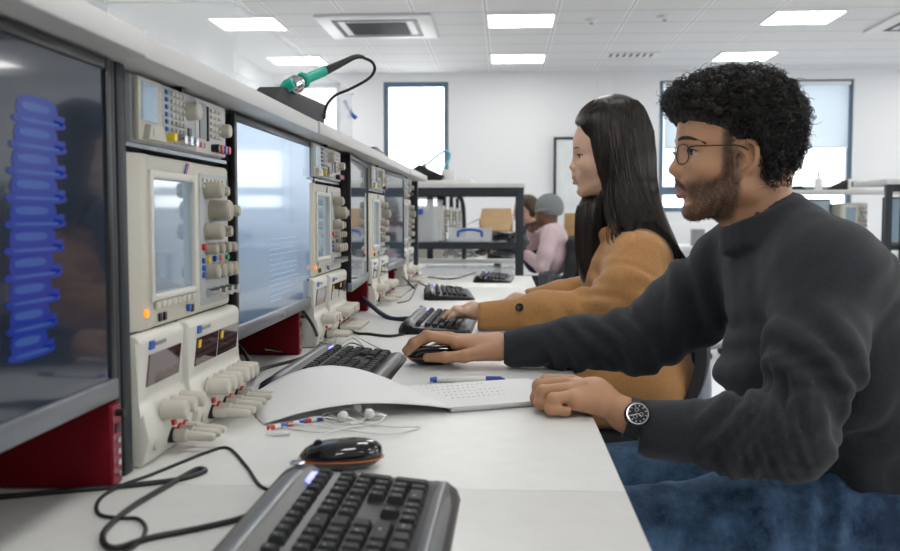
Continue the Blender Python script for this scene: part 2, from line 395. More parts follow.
# ------------------------------------------------------------------ instruments (front faces +x, y runs right, z up)
def knob(mb, y, z, r, l, x=0.0, n=20):
    mb.lathe((x, y, z), (1, 0, 0), [(0, r*1.06), (.003, r*1.06), (.0032, r*.94), (l*.9, r*.88), (l, r*.74)], n)
def make_scope():
    W, Hh, D = .376, .207, .33
    t = thing('oscilloscope', 'x', 'oscilloscope')
    mb = MB(); mb.box((-D, .006, .004), (-.03, W-.006, Hh-.004), .006)
    # front shell: raised border round a recessed screen, chamfered on the near side
    mb.prism([(-.032, 0), (-.012, 0), (-.001, .030), (-.001, .056), (-.032, .056)], 2, 0, Hh, .002).box((-.032, .215, 0), (0, W, Hh), .006)
    mb.box((-.032, .05, Hh-.024), (-.001, .22, Hh), .004).box((-.032, .05, 0), (-.001, .22, .036), .004)
    
    mb.build('casing', M['beige'], t)
    MB().box((-.016, .056, .036), (-.006, .218, Hh-.024)).build('screen', M['lcd'], t)
    MB().box((-.006, .052, .032), (.003, .062, Hh-.018), .002).box((-.006, .212, .032), (.003, .222, Hh-.018), .002).box((-.006, .062, Hh-.028), (.003, .212, Hh-.018), .002).box((-.006, .062, .032), (.003, .212, .040), .002).build('screen_bezel', M['cream'], t)
    MB().box((-.001, .236, .010), (.0015, W-.012, Hh-.014), .003).build('control_panel', M['panel'], t)
    for (y, z, r, l) in ((.262, .170, .0125, .026), (.312, .170, .008, .02), (.288, .142, .017, .03), (.345, .142, .0095, .026), (.262, .112, .0125, .026), (.318, .112, .009, .022)):
        k = MB(); knob(k, y, z, r, l); k.build('knob', M['knob'], t, 30)
    for i in range(4):
        k = MB(); knob(k, .262+i*.0305, .088, .0085, .018); k.build('knob', M['knob'], t, 30)
        k = MB(); knob(k, .262+i*.0305, .056, .0115, .020); k.build('knob', M['knob'], t, 30)
        MB().cyl((.001, .262+i*.0305, .073), (.006, .262+i*.0305, .073), .0042, n=12).build('channel_button', M[('yellow', 'blue', 'pink', 'green')[i]], t)
        b = MB(); b.cyl((.001, .262+i*.0305, .026), (.02, .262+i*.0305, .026), .0068, n=14).build('input_socket', M['chrome'], t)
    for i in range(3): MB().cyl((.001, .244, .062-i*.010+.01), (.005, .244, .062-i*.010+.01), .004, n=10).build('round_button', M['blue'], t)
    MB().cyl((.001, .244, .091), (.006, .244, .091), .0045, n=10).build('round_button', M['redl'], t)
    mb = MB()
    for i in range(8): MB().box((0, .062+i*.0185, .022), (.004, .077+i*.0185, .031), .001).build('soft_key', M['knobl'], t)
    for r in range(2):
        for i in range(6): MB().box((.001, .245+i*.018, Hh-.026-r*.008), (.004, .256+i*.018, Hh-.021-r*.008)).build('menu_key', M['knobl'], t)
    for y in (.075, .092, .196): MB().box((0, y, .006), (.002, y+.008, .016)).build('port', M['black'], t)
    for z in (.18, .165): MB().box((0, .362, z), (.002, .368, z+.008)).build('switch', M['black'], t)
    MB().cyl((0, .034, .02), (.003, .034, .02), .005, n=12).build('power_light', mat('power_light', (.9, .35, .05), .4, emit=(1, .3, .02), es=2) if 'pl' not in M else M['pl'], t)
    MB().box((0, .178, .008), (.004, .188, .018), .002).build('menu_button', M['blue'], t)
    mb = MB()
    mb.m(0).prism([(.176, Hh-.018), (.186, Hh-.004), (.190, Hh-.004), (.180, Hh-.018)], 0, .0, .0012)
    mb.m(1).prism([(.181, Hh-.018), (.191, Hh-.004), (.195, Hh-.004), (.185, Hh-.018)], 0, .0, .0012)
    mb.build('stripe_mark', [M['blue'], M['redl']], t)
    return t
def make_module():
    "wide low panel of meter, switching and supply units under the shelf"
    W, Hh, D = .345, .078, .3
    t = thing('test_module', 'x', 'bench instrument')
    MB().box((-D, 0, 0), (-.004, W, Hh), .003).build('casing', M['panel'], t)
    MB().box((-.004, .002, .002), (.004, .078, Hh-.002), .003).build('meter_panel', M['beige'], t)
    MB().box((.0035, .010, .026), (.006, .055, Hh-.008)).build('meter_display', M['lcd'], t)
    MB().prism([(.012, .004), (.07, .004), (.058, .022), (.02, .022)], 0, .003, .012, .001).box((.011, .024, .009), (.013, .034, .017)).build('meter_foot', M['knobl'], t)
    MB().box((-.004, .08, .002), (.003, .205, Hh-.002), .003).build('switch_panel', M['panel'], t)
    for r in range(6):
        MB().box((.003, .088, .020+r*.009), (.0055, .096, .0255+r*.009), .001).build('blue_key', M['blue'], t)
        b = MB()
        for i in range(4): b.box((.003, .108+i*.0135, .020+r*.009), (.006, .118+i*.0135, .0255+r*.009), .001)
        b.build('key_row', M['knobl'] if r > 1 else M['knob'], t)
    MB().box((.003, .17, .019), (.005, .182, .031)).build('port', M['black'], t)
    MB().cyl((.003, .098, .013), (.013, .098, .013), .0055, n=12).build('coloured_jack', M['yellow'], t)
    for i in range(3): MB().cyl((.003, .122+i*.022, .012), (.018, .122+i*.022, .012), .006, n=12).build('coaxial_socket', M['chrome'], t)
    k = MB(); knob(k, .172, .053, .0135, .020); k.build('knob', M['knobl'], t, 30)
    MB().prism([(.145, Hh-.004), (.165, Hh+.0), (.160, Hh+.0035), (.150, Hh+.0035)], 0, -.02, .004).build('catch', M['steel'], t)
    MB().box((-.004, .207, .002), (.003, W-.002, Hh-.002), .003).build('supply_panel', M['shelf'], t)
    MB().box((.003, .218, .022), (.005, .246, Hh-.008)).build('blank_display', M['grille'], t)
    MB().box((.003, .250, .020), (.006, .255, Hh-.010)).build('display_edge', M['black'], t)
    b = MB()
    for r in range(5):
        for i in range(3): b.box((.003, .266+i*.018, .026+r*.009), (.006, .279+i*.018, .031+r*.009), .001)
    b.build('keypad', M['knobl'], t)
    k = MB(); knob(k, .318, .040, .011, .018); k.build('knob', M['knobl'], t, 30)
    for i, c in enumerate(('black', 'redl', 'blue', 'redl')):
        MB().cyl((.003, .275+i*.017, .012), (.014, .275+i*.017, .012), .0058, n=12).build('coloured_jack', M[c], t)
    MB().box((.003, .214, .009), (.008, .224, .016)).build('rocker_switch', M['pink'], t); MB().box((.003, .226, .009), (.007, .232, .016)).build('rocker_switch', M['black'], t)
    return t
def make_supply(dual):
    W = .232 if dual else .153; Hh = .152; D = .28
    t = thing('power_supply', 'x', 'power supply')
    mb = MB(); mb.prism([(-D, 0), (-.004, 0), (.006, .03), (.0, .06), (-.012, .072), (-.004, .145), (-.010, Hh), (-D, Hh)], 1, 0, W, .005)
    mb.build('casing', M['cream'], t)
    FX = lambda z: -.0125+(z-.072)/.073*.0085
    # sloping display windows
    n = 2 if dual else 1
    def slope(y0, y1, z0, z1, th=.002):
        return MB().prism([(FX(z0)-.002, z0), (FX(z0)+th, z0), (FX(z1)+th, z1), (FX(z1)-.002, z1)], 1, y0, y1)
    for k in range(n):
        y0 = .032+k*.1; slope(y0, y0+(.092 if dual else .108), .088, .126).build('display_window', M['winred'], t)
        if dual: slope(y0+.004, y0+.014, .112, .122, .003).build('indicator', M['yellow'], t)
    mb = MB(); mb.m(0).box((FX(.137)-.002, .030, .132), (FX(.137)+.0022, .044, .142)); mb.m(1)
    for k in range(6): mb.box((FX(.137), .048+k*.006, .135), (FX(.137)+.0022, .052+k*.006, .139))
    mb.build('maker_badge', [M['blue'], M['grille']], t)
    ks = (.050, .080, .108, .146, .172, .198) if dual else (.052, .084, .118)
    for i, y in enumerate(ks):
        k = MB(); knob(k, y, .058, .0125 if i % 3 == 0 or dual else .011, .030, .002); k.build('knob', M['knobl'], t, 30)
    MB().cyl((.0, .022, .022), (.006, .022, .022), .006, n=12).build('power_button', M['knobl'], t)
    qs = ((.058, .085), (.118, .142), (.176, .200)) if dual else ((.075, .098, .118),)
    for grp in qs:
        for j, y in enumerate(grp):
            p = MB().lathe((.003, y, .022), (1, -.02, -.04), [(0, .0075), (.02, .0078), (.022, .0062), (.05, .0055), (.055, .004)], 14).build('terminal_plug', M['knobl'], t, 30)
            MB().lathe((-.0, y, .022), (1, 0, 0), [(0, .0098), (.008, .0098)], 14).build('terminal_collar', M['black'] if j == 0 else M['redl'], p)
        MB().box((.004, grp[0]-.002, .034), (.008, grp[0]+.008, .040)).build('output_light', M['redl'], t)
    return t
M['pl'] = mat('power_lamp', (.9, .35, .05), .4, emit=(1, .3, .02), es=.7)
unit = [dict(y=1.051, x=-.42), dict(y=2.045, x=-.42), dict(y=2.958, x=-.42), dict(y=3.883, x=-.42)]
who = ['in the nearest instrument stack', 'in the stack between the second and third monitors', 'in the stack between the third and fourth monitors', 'in the farthest stack of the main bench']
scope0, mod0, ps1, ps2 = make_scope(), make_module(), make_supply(False), make_supply(True)
for i, u in enumerate(unit):
    sc_ = 1 if i < 2 else .92
    for (src, z, dx, dy, lb, gr) in ((scope0, .896, 0, 0, 'beige oscilloscope with many knobs ', 'oscilloscopes of the long bench'), (mod0, 1.1145, 0, .014, 'grey test panel under the shelf ', 'test panels under the shelf'),
                           (ps1, .7425, .012, -.006, 'narrow cream power supply ', 'narrow power supplies'), (ps2, .7425, .018, .152*sc_-.003, 'wide cream power supply ', 'wide power supplies')):
        o = src if i == 0 else copy_tree(src)
        o.location = (u['x']+dx, u['y']+dy, z); o.scale = (1, sc_ if i > 1 else 1, 1)
        o['label'] = lb+who[i]; o['group'] = gr

# monitors: hung in front of the rack, facing +x; local y across, z up, origin at lower near front corner
def make_monitor(screen, image=None):
    W, Hh = .572, .360
    t = thing('monitor', 'x', 'monitor')
    MB().box((-.045, 0, 0), (-.008, W, Hh), .006).box((-.07, W*.3, .08), (-.045, W*.7, Hh-.08), .01).build('casing', M['blackm'], t)
    b = MB()
    b.m(1).box((-.010, 0, 0), (.004, W, .023), .003); b.m(0).box((-.010, 0, .023), (.002, .013, Hh), .002).box((-.010, W-.013, .023), (.002, W, Hh), .002).box((-.010, .013, Hh-.013), (.002, W-.013, Hh), .002)
    b.build('bezel', [M['black'], M['silver']], t)
    MB().box((-.008, .0125, .0225), (-.0012, W-.0125, Hh-.0125)).build('screen', screen, t)
    mb = MB(); face_text(mb, 'D', .012, .0046, W*.5, .0115); mb.cyl((.0035, W*.5, .0115), (.0044, W*.5, .0115), .007, n=20); mb.build('round_badge', M['chrome'], t)
    MB().box((-.12, W*.42, .12), (-.07, W*.58, .2), .004).build('mount', M['steel'], t)
    MB().box((-.37, W*.47, .145), (-.12, W*.53, .175), .004).build('mount_arm', M['steel'], t)
    return t
def gradient_screen():
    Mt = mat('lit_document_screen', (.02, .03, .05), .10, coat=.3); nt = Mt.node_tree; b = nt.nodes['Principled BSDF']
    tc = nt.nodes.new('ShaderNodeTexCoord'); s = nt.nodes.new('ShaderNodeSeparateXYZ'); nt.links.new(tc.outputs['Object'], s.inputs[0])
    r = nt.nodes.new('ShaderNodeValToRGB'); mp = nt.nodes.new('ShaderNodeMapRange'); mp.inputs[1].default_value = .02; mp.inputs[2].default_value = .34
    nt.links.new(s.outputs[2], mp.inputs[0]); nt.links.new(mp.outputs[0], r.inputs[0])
    e = r.color_ramp.elements; e[0].position = 0; e[0].color = (.07, .11, .17, 1); e[1].position = 1; e[1].color = (.56, .72, .92, 1)  # screen colour fades from pale blue at the top to dark blue below
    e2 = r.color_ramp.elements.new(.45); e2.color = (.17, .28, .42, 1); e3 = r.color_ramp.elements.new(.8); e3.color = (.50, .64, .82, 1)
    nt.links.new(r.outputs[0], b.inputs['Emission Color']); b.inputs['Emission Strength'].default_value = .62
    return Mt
M['doc'] = gradient_screen(); M['docline'] = mat('faint_text', (.1, .15, .2), .3, emit=(.16, .26, .40), es=.8)
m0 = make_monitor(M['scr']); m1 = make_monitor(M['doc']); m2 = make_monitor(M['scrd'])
m0.scale = (1, 1.018, 1); m0.location = (-.416, .405, .835); m0['label'] = 'nearest big monitor at the left edge showing a blue ribbed shape on a dark screen'
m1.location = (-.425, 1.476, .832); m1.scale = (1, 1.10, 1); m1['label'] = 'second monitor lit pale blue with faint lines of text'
m2.location = (-.402, 2.455, .832); m2.rotation_euler.z = math.radians(3.0); m2.scale = (1, .88, 1); m2['label'] = 'third monitor along the bench, dark glass mirroring the man\'s face'
m3 = copy_tree(m2); m3.location = (-.425, 3.325, .832); m3.rotation_euler.z = math.radians(-1.5); m3.scale = (1, .93, 1); m3['label'] = 'fourth monitor along the bench, dark mirroring glass'
m4 = copy_tree(m2); m4.location = (-.43, 4.262, .832); m4.rotation_euler.z = math.radians(38); m4.scale = (1, .9, 1); m4['label'] = 'farthest monitor of the bench, turned away at the shelf end'
for mm in (m0, m1, m2, m3, m4): mm['group'] = 'monitors of the long bench'
# the picture on the nearest monitor: a stack of ribbed blue blocks
def img(yy, zz): return yy, zz
mb = MB(); X_ = -.0008
def blob(cy, cz, ry, rz, lean=0, n=14, mi=0, x=X_):
    f0 = len(mb.bm.faces)
    vs = [mb.bm.verts.new((x, cy+ry*math.copysign(abs(math.cos(a))**.7, math.cos(a))+lean*math.sin(a), cz+rz*math.copysign(abs(math.sin(a))**.7, math.sin(a)))) for a in [2*PI*k/n for k in range(n)]]
    mb.mi = mi; mb.bm.faces.new(vs); mb._tag(f0)
base = on_face(22, 330); top = on_face(30, 110)
for k in range(10):
    f = k/9; y = (base.y*(1-f)+top.y*f)-.405; z = (.918+f*.205)-.835; sc = .72 + .28*math.sin(f*2.6)
    blob(y, z, .034*sc+.008, .0135, 0, mi=0)
    blob(y+.004, z-.009, .050*sc+.006, .0048, .0, mi=0, x=X_+.0002); blob(y+.046*sc, z-.005, .010, .0050, .004, mi=0, x=X_+.0002)
    blob(y-.004, z+.003, .026*sc+.004, .0038, 0, mi=1, x=X_+.0004); blob(y+.004, z-.0088, .042*sc, .0016, 0, mi=1, x=X_+.0004)
mb.build('displayed_image', [M['spine'], M['spine2']], m0)
mb = MB()
for k in range(13):
    z = .155-k*.0095; L = (.20, .22, .17, .22, .12, .2, .21, .19, .22, .14, .2, .16, .08)[k]
    mb.box((-.0011, .20, z), (-.0009, .20+L, z+.0018))
mb.build('displayed_text', M['docline'], m1)

# maroon computers under the monitors
def make_pc():
    t = thing('computer', 'x', 'computer')
    MB().box((-.38, 0, 0), (0, .027, .090), .003).build('casing', M['red'], t)
    MB().box((-.0005, .004, .003), (.0012, .024, .087)).build('port_strip', M['strip'], t)
    for k in range(4): MB().cyl((.0012, .014, .014+k*.012), (.004, .014, .014+k*.012), .0036, n=10).build('audio_socket', M['chrome'], t)
    MB().box((.0012, .009, .058), (.0026, .019, .068)).build('port', M['black'], t)
    MB().cyl((.0012, .014, .079), (.010, .014, .079), .0040, n=10).build('power_button', M['black'], t)
    return t
M['strip'] = mat('port_strip_metal', (.30, .04, .06), .35, metal=.3)
pc0 = make_pc()
for i, (x, y) in enumerate(((-.412, .961), (-.425, 1.93), (-.415, 2.84), (-.43, 3.66))):
    o = pc0 if i == 0 else copy_tree(pc0); o.location = (x, y, DZ+.001)
    o['label'] = 'slim dark red computer case under the '+('nearest big monitor', 'second, pale blue monitor', 'third, mirroring monitor', 'fourth monitor')[i]; o['group'] = 'dark red computer cases'

# ------------------------------------------------------------------ keyboards: origin at near back corner, local x to the user, local y to the numeric end
LEG = {}
def kb_rows():
    u = .0190; R = []
    R.append((0, [(0, 1)]+[(2+i, 1) for i in range(4)]+[(6.5+i, 1) for i in range(4)]+[(11+i, 1) for i in range(4)]+[(15.25+i, 1) for i in range(3)]+[(18.5+i, 1) for i in range(4)], ['Esc']+['F%d' % k for k in range(1, 13)]+['Pr', 'Sc', 'Pa', '', '', '', '']))
    R.append((1.25, [(i, 1) for i in range(13)]+[(13, 2)]+[(15.25+i, 1) for i in range(3)]+[(18.5+i, 1) for i in range(4)], list('`1234567890-=')+['Bk', 'In', 'Hm', 'PU', 'Nm', '/', '*', '-']))
    R.append((2.25, [(0, 1.5)]+[(1.5+i, 1) for i in range(12)]+[(13.5, 1.5)]+[(15.25+i, 1) for i in range(3)]+[(18.5+i, 1) for i in range(3)], ['Tab']+list('QWERTYUIOP[]')+['', 'De', 'En', 'PD', '7', '8', '9']))
    R.append((3.25, [(0, 1.75)]+[(1.75+i, 1) for i in range(12)]+[(13.75, 1.25)]+[(18.5+i, 1) for i in range(3)], ['Caps']+list("ASDFGHJKL;'#")+['', '4', '5', '6']))
    R.append((4.25, [(0, 1.25)]+[(1.25+i, 1) for i in range(11)]+[(12.25, 2.75), (16.25, 1)]+[(18.5+i, 1) for i in range(3)], ['']+list('\\ZXCVBNM,./')+['Shift', '^', '1', '2', '3']))
    R.append((5.25, [(0, 1.25), (1.25, 1.25), (2.5, 1.25), (3.75, 6.25), (10, 1.25), (11.25, 1.25), (12.5, 1.25), (13.75, 1.25), (15.25, 1), (16.25, 1), (17.25, 1), (18.5, 2), (20.5, 1)], ['Ctrl', '', 'Alt', '', 'Alt', '', '', 'Ctrl', '<', 'v', '>', '0', '.']))
    return u, R
KEYM = {}
def key_mesh(w, h, legend):
    kk = (round(w, 4), round(h, 4), legend)
    if kk not in KEYM:
        b = MB(); f0 = 0
        lo = [(0, 0), (h, 0), (h, w), (0, w)]; e = .003
        A = [b.bm.verts.new((x, y, 0)) for x, y in lo]
        B = [b.bm.verts.new((min(max(x, e*.6), h-e), min(max(y, e), w-e), .0075)) for x, y in lo]
        b.bm.faces.new(A[::-1]); b.bm.faces.new(B)
        for i in range(4): b.bm.faces.new((A[i], A[(i+1) % 4], B[(i+1) % 4], B[i]))
        bmesh.ops.bevel(b.bm, geom=[e_ for e_ in b.bm.edges], offset=.0008, segments=1, affect='EDGES')
        for f in b.bm.faces: f.material_index = 0
        if legend:
            b.mi = 1; s_ = .0062 if len(legend) == 1 else .0042
            add_text(b, legend, s_*.8, Matrix(((0, -1, 0, h*.42), (1, 0, 0, w*.5 if len(legend) > 1 else w*.38), (0, 0, 1, .0077), (0, 0, 0, 1))))
        bmesh.ops.recalc_face_normals(b.bm, faces=b.bm.faces)
        me = bpy.data.meshes.new('key'); b.bm.to_mesh(me); b.bm.free(); me.materials.append(M['key']); me.materials.append(M['legend'])
        KEYM[kk] = me
    return KEYM[kk]
M['legend'] = mat('key_legend', (.6, .62, .65), .5)
def make_keyboard(legends=True):
    t = thing('keyboard', 'x', 'keyboard'); L, W = .466, .192
    prof = [(0, .0), (.0, .010), (.008, .024), (.022, .031), (.036, .0305), (.043, .024), (.162, .0125), (.166, .0135), (.177, .0120), (.187, .006), (W, .001), (W, 0)]
    mb = MB(); N = 26; Rr = []
    for i in range(N+1):
        y = L*i/N; e = min(i, N-i)/N; rnd = min(1, (e*L/.035)); s_ = math.sqrt(max(.0, 1-(1-rnd)**2)); cut = (1-s_)*.022
        Rr.append([mb.bm.verts.new((min(max(x, cut), W-cut), y, z*(.72+.28*s_))) for x, z in prof])
    mb.rings(Rr); mb.build('base', M['black'], t, 50)
    for (a, b_, zz) in ((.009, .036, 'back'), (.167, .186, 'front')):
        mb = MB(); Rr = []
        pr = [(a, .022), (a+.004, .0275), (.5*(a+b_), .0335), (b_-.003, .0325), (b_, .0285)] if zz == 'back' else [(a, .0135), (a+.006, .0155), (.5*(a+b_), .0148), (b_-.004, .0095), (b_, .0065)]
        pr = pr+[(b_-.001, .004), (a+.001, .004)]
        for i in range(13):
            y = .012+(L-.024)*i/12; e = min(i, 12-i); k_ = (.82, .95, 1)[min(e, 2)]
            Rr.append([mb.bm.verts.new((x, y, z*k_ if z > .005 else z)) for x, z in pr])
        mb.rings(Rr); mb.build('back_trim' if zz == 'back' else 'palm_edge', M['greyp'], t, 50)
    MB().lathe((.022, .440, .0315), (0, 0, 1), [(0, .008), (.002, .008), (.003, .006)], 20).build('power_button', M['chrome'], t)
    MB().box((.040, .395, .024), (.047, .425, .0285), .001).build('lock_light', M['locklight'], t)
    u, R = kb_rows(); x0 = .046; y0 = .016; sl = (.0125-.024)/.117
    tilt = Matrix.Rotation(math.atan(-sl), 4, 'Y')
    def put(x, y, w, h, lg):
        o = bpy.data.objects.new('key', key_mesh(w, h, lg if legends else '')); COL.objects.link(o); o.parent = t
        o.location = (x, y, .024+sl*(x-.043)-.0005); o.rotation_euler = (0, math.atan(-sl), 0)
    for (r, ks, lg) in R:
        for (c, w_), l in zip(ks, lg): put(x0+r*u*.97, y0+c*u*.985, w_*u*.985-.0012, u*.97-.0012 if r else u*.8, l)
    put(x0+2.25*u*.97, y0+21.5*u*.985, u*.985-.0012, 2*u*.97-.0012, '+'); put(x0+4.25*u*.97, y0+21.5*u*.985, u*.985-.0012, 2*u*.97-.0012, '')
    return t
M['locklight'] = mat('lock_light', (.1, .1, .5), .3, emit=(.25, .25, 1), es=2.2)
k0 = make_keyboard(); k1 = make_keyboard(False)
k0.location = (-.240, .520, DZ); k0.rotation_euler.z = math.radians(-.5); k0['label'] = 'nearest keyboard, black with grey curved edges, cut by the bottom of the picture'
k1.location = (-.395, 1.455, DZ); k1.rotation_euler.z = math.radians(-1); k1['label'] = 'black keyboard half covered by the raised booklet page beside the man\'s mouse hand'
kbs = [(-.262, 2.29, -1, .87, 'black keyboard the woman is typing on'), (-.275, 3.22, 5, .85, 'black keyboard just past the one the woman uses, with no hand on it'), (-.140, 4.10, -3, .8, 'black keyboard farthest along the long bench')]
for (x, y, r, s_, lb) in kbs:
    o = copy_tree(k1); o.location = (x, y, DZ); o.rotation_euler.z = math.radians(r); o.scale = (s_+.07, s_, 1); o['label'] = lb
for o in [o for o in COL.objects if o.name.startswith('keyboard')]: o['group'] = 'keyboards on the benches'
# ------------------------------------------------------------------ mice
def make_mouse():
    t = thing('computer_mouse', 'x', 'computer mouse')
    mb = MB(); n = 28; m_ = 14; R = []
    for j in range(1, m_):
        a = PI*j/m_; zz = -math.cos(a)
        ring = []
        for k in range(n):
            b = 2*PI*k/n; cx, sy = math.cos(b), math.sin(b)
            x = .055*math.sin(a)**.6*math.copysign(abs(cx)**.8, cx); y = .031*math.sin(a)**.6*sy*(1-.12*cx)
            z = .019+.019*zz*(1 if zz < 0 else .95) + (.0 if zz < 0 else .004*(x/.055))
            if zz < 0: z = max(z, .001)
            ring.append(mb.bm.verts.new((x, y, z)))
        R.append(ring)
    mb.rings(R); mb.build('shell', M['gloss'], t, 180)
    mb = MB(); pts = [(.0562*math.copysign(abs(math.cos(b))**.8, math.cos(b)), .0318*math.sin(b)*(1-.12*math.cos(b)), .0150) for b in [2*PI*k/40 for k in range(41)]]
    mb.tube(pts, .0009, 6, 0).build('orange_line', M['orange'], t)
    MB().cyl((-.030, -.003, .0300), (-.030, .003, .0300), .0075, n=18).build('scroll_wheel', M['black'], t)
    return t
M['orange'] = mat('orange_trim', (.55, .12, .02), .4)
mo = make_mouse(); mo.scale = (.86, .9, .9); mo.location = (-.186, 1.062, DZ); mo.rotation_euler.z = math.radians(8); mo['label'] = 'glossy black mouse with an orange line behind the nearest keyboard'
mo2 = copy_tree(mo); mo2.scale = (1, 1, 1); mo2.location = (-.135, 1.832, DZ); mo2.rotation_euler.z = math.radians(4); mo2['label'] = 'black mouse held under the man\'s right hand'
for o in (mo, mo2): o['group'] = 'computer mice'

# ------------------------------------------------------------------ cables
def cable(name, pts, r, m_, label, cat='cable', group=None, px=True, z=None):
    P = []
    for i, p in enumerate(pts):
        if len(p) == 2: q = on_desk(p[0], p[1], DZ+r); P.append(q)
        else: P.append(Vector(p))
    o = MB().tube(P, r, 8, 8).build(name, m_); return props(o, label, cat, group)
B_ = M['wire_black']
cable('mouse_cable', [(300, 481), (288, 490), (262, 487), (247, 467), (228, 448), (205, 453), (182, 462), (150, 475), (118, 487), (99, 500), (99, 514), (120, 518), (138, 519), (146, 529), (138, 543), (118, 556)], .0019, B_, 'thin black mouse cable looping from the nearest mouse across the desk')
cable('keyboard_cable', [(-160, 503), (-60, 500), (0, 497), (64, 491), (132, 485), (180, 479), (205, 471), (196, 469.5), (170, 484), (133, 506), (108, 527), (103, 541), (116, 548), (150, 538), (205, 527), (250, 515), (285, 494)], .0029, B_, 'thick black keyboard cable bending back on itself in front of the nearest computer')
cable('video_cable', [(-.50, 1.52, .86), (-.455, 1.50, .82), (-.43, 1.49, .775), (240, 378), (-.44, 1.33+.10, .748)], .004, M['wire_blue'], 'blue video cable hanging under the second monitor')
cable('power_cable', [(-.50, 1.6, .85), (-.435, 1.56, .80), (-.425, 1.57, .76), (262, 369), (305, 357), (318, 345), (-.41, 1.995, .80), (-.45, 2.0, .85)], .0035, B_, 'black cable curving down behind the second monitor to the desk')
cable('sensor_wire', [(-.45, 1.75, .78), (290, 352), (335, 350), (352, 343), (372, 352), (388, 362)], .0012, B_, 'thin black wire lying behind the keyboard beside the booklet')
cable('test_lead', [(-.385, 2.25, .765), (350, 333), (372, 345), (383, 350), (394, 357)], .001, M['grille'], 'thin grey lead running from the power supply plugs to the mouse')
cable('test_lead', [(-.39, 2.2, .765), (335, 349), (352, 338), (365, 348), (372, 356)], .001, M['grille'], 'short curled grey lead in front of the second power supplies')
cable('cable_bundle', [(-.47, 2.93, .80), (385, 316), (408, 319), (421, 318), (445, 315), (464, 312)], .007, mat('dark_blue_sleeve', (.02, .035, .07), .5), 'thick dark blue cable bundle lying behind the woman\'s keyboard')
cable('keyboard_cable', [(-.45, 2.65, .76), (352, 331), (370, 334), (391, 336), (408, 332), (421, 324)], .0035, B_, 'black cable running to the back of the woman\'s keyboard')
cable('keyboard_cable', [(-.45, 3.95, .80), (414, 288), (408, 281), (426, 277), (447, 279), (462, 277), (476, 272)], .0035, B_, 'black cable running to the farthest keyboard of the bench')
cable('test_lead', [(-.40, 3.0, .80), (399, 296), (410, 290), (417, 284), (414, 292), (409, 300), (398, 303)], .0022, B_, 'loop of black lead beside the third power supplies')
cable('test_lead', [(-.44, 4.1, .80), (404, 285), (412, 279), (420, 283), (428, 287)], .0025, B_, 'black lead beside the farthest power supplies')

# ------------------------------------------------------------------ booklet, pen, earphones
t = thing('open_booklet', 'open white booklet, one page arched over earphones, the other flat under the man\'s fist', 'booklet')
def sheet(mb, P, th):
    "P: grid of points; closed thin slab"
    n, k = len(P), len(P[0]); A = [[mb.bm.verts.new(p) for p in r] for r in P]; Bq = [[mb.bm.verts.new(p-Vector((0, 0, th))) for p in r] for r in P]
    for i in range(n-1):
        for j in range(k-1):
            mb.bm.faces.new((A[i][j], A[i+1][j], A[i+1][j+1], A[i][j+1])); mb.bm.faces.new((Bq[i][j], Bq[i][j+1], Bq[i+1][j+1], Bq[i+1][j]))
    for i in range(n-1):
        mb.bm.faces.new((A[i][0], Bq[i][0], Bq[i+1][0], A[i+1][0])); mb.bm.faces.new((A[i][-1], A[i+1][-1], Bq[i+1][-1], Bq[i][-1]))
    for j in range(k-1):
        mb.bm.faces.new((A[0][j], A[0][j+1], Bq[0][j+1], Bq[0][j])); mb.bm.faces.new((A[-1][j], Bq[-1][j], Bq[-1][j+1], A[-1][j+1]))
    return mb
SN, SF = Vector((-.078, 1.372, DZ+.009)), Vector((-.160, 1.545, DZ+.009)); LN, LF = Vector((-.330, 1.275, DZ+.003)), Vector((-.400, 1.418, DZ+.003))
NI, NJ = 26, 12; P = []
for i in range(NI+1):
    s = i/NI; row = []
    for j in range(NJ+1):
        v = j/NJ; p = (LN*(1-s)+SN*s)*(1-v)+(LF*(1-s)+SF*s)*v
        hgt = (.020+.032*v)*math.sin(PI*min(1, s*1.02))**.9*(1-.25*s)
        p.z += max(0, hgt); row.append(p)
    P.append(row)
sheet(MB(), P, .0012).build('arched_page', M['paper'], t, 180)
RN, RF = SN+Vector((.185, .082, 0)), SF+Vector((.200, .086, 0))
mb = MB()
for k in range(4):
    off = Vector((.0015*(k % 2), .001*k, -.0022*k)); a, b, c, d = [p+off for p in (SN, RN, RF, SF)]
    sheet(mb, [[a*(1-v)+d*v, b*(1-v)+c*v] for v in (0, 1)] and [[a, d], [b, c]], .0018)
mb.build('page_block', M['paper'], t, 30)
sheet(MB(), [[SN+Vector((0, 0, -.0072)), SF+Vector((0, 0, -.0072))], [RN+Vector((.003, 0, -.0072)), RF+Vector((.003, 0, -.0072))]], .0012).build('back_cover', M['grille'], t, 30)
mb = MB(); rr = random.Random(3)
ux, uy = Vector((.879, .475, 0)), Vector((-.51, .86, 0))
for k in range(6):
    o_ = SN+ux*(.03+.005*rr.random())+uy*(.06+k*.024)+Vector((0, 0, .0004)); Lr = .05+.08*rr.random()
    for q in range(int(Lr/.008)):
        a = o_+ux*(q*.009); mb.tube([a, a+ux*.004+uy*.001*rr.uniform(-1, 1)], .0002, 5, 0)
mb.build('pencil_notes', M['grille'], t)
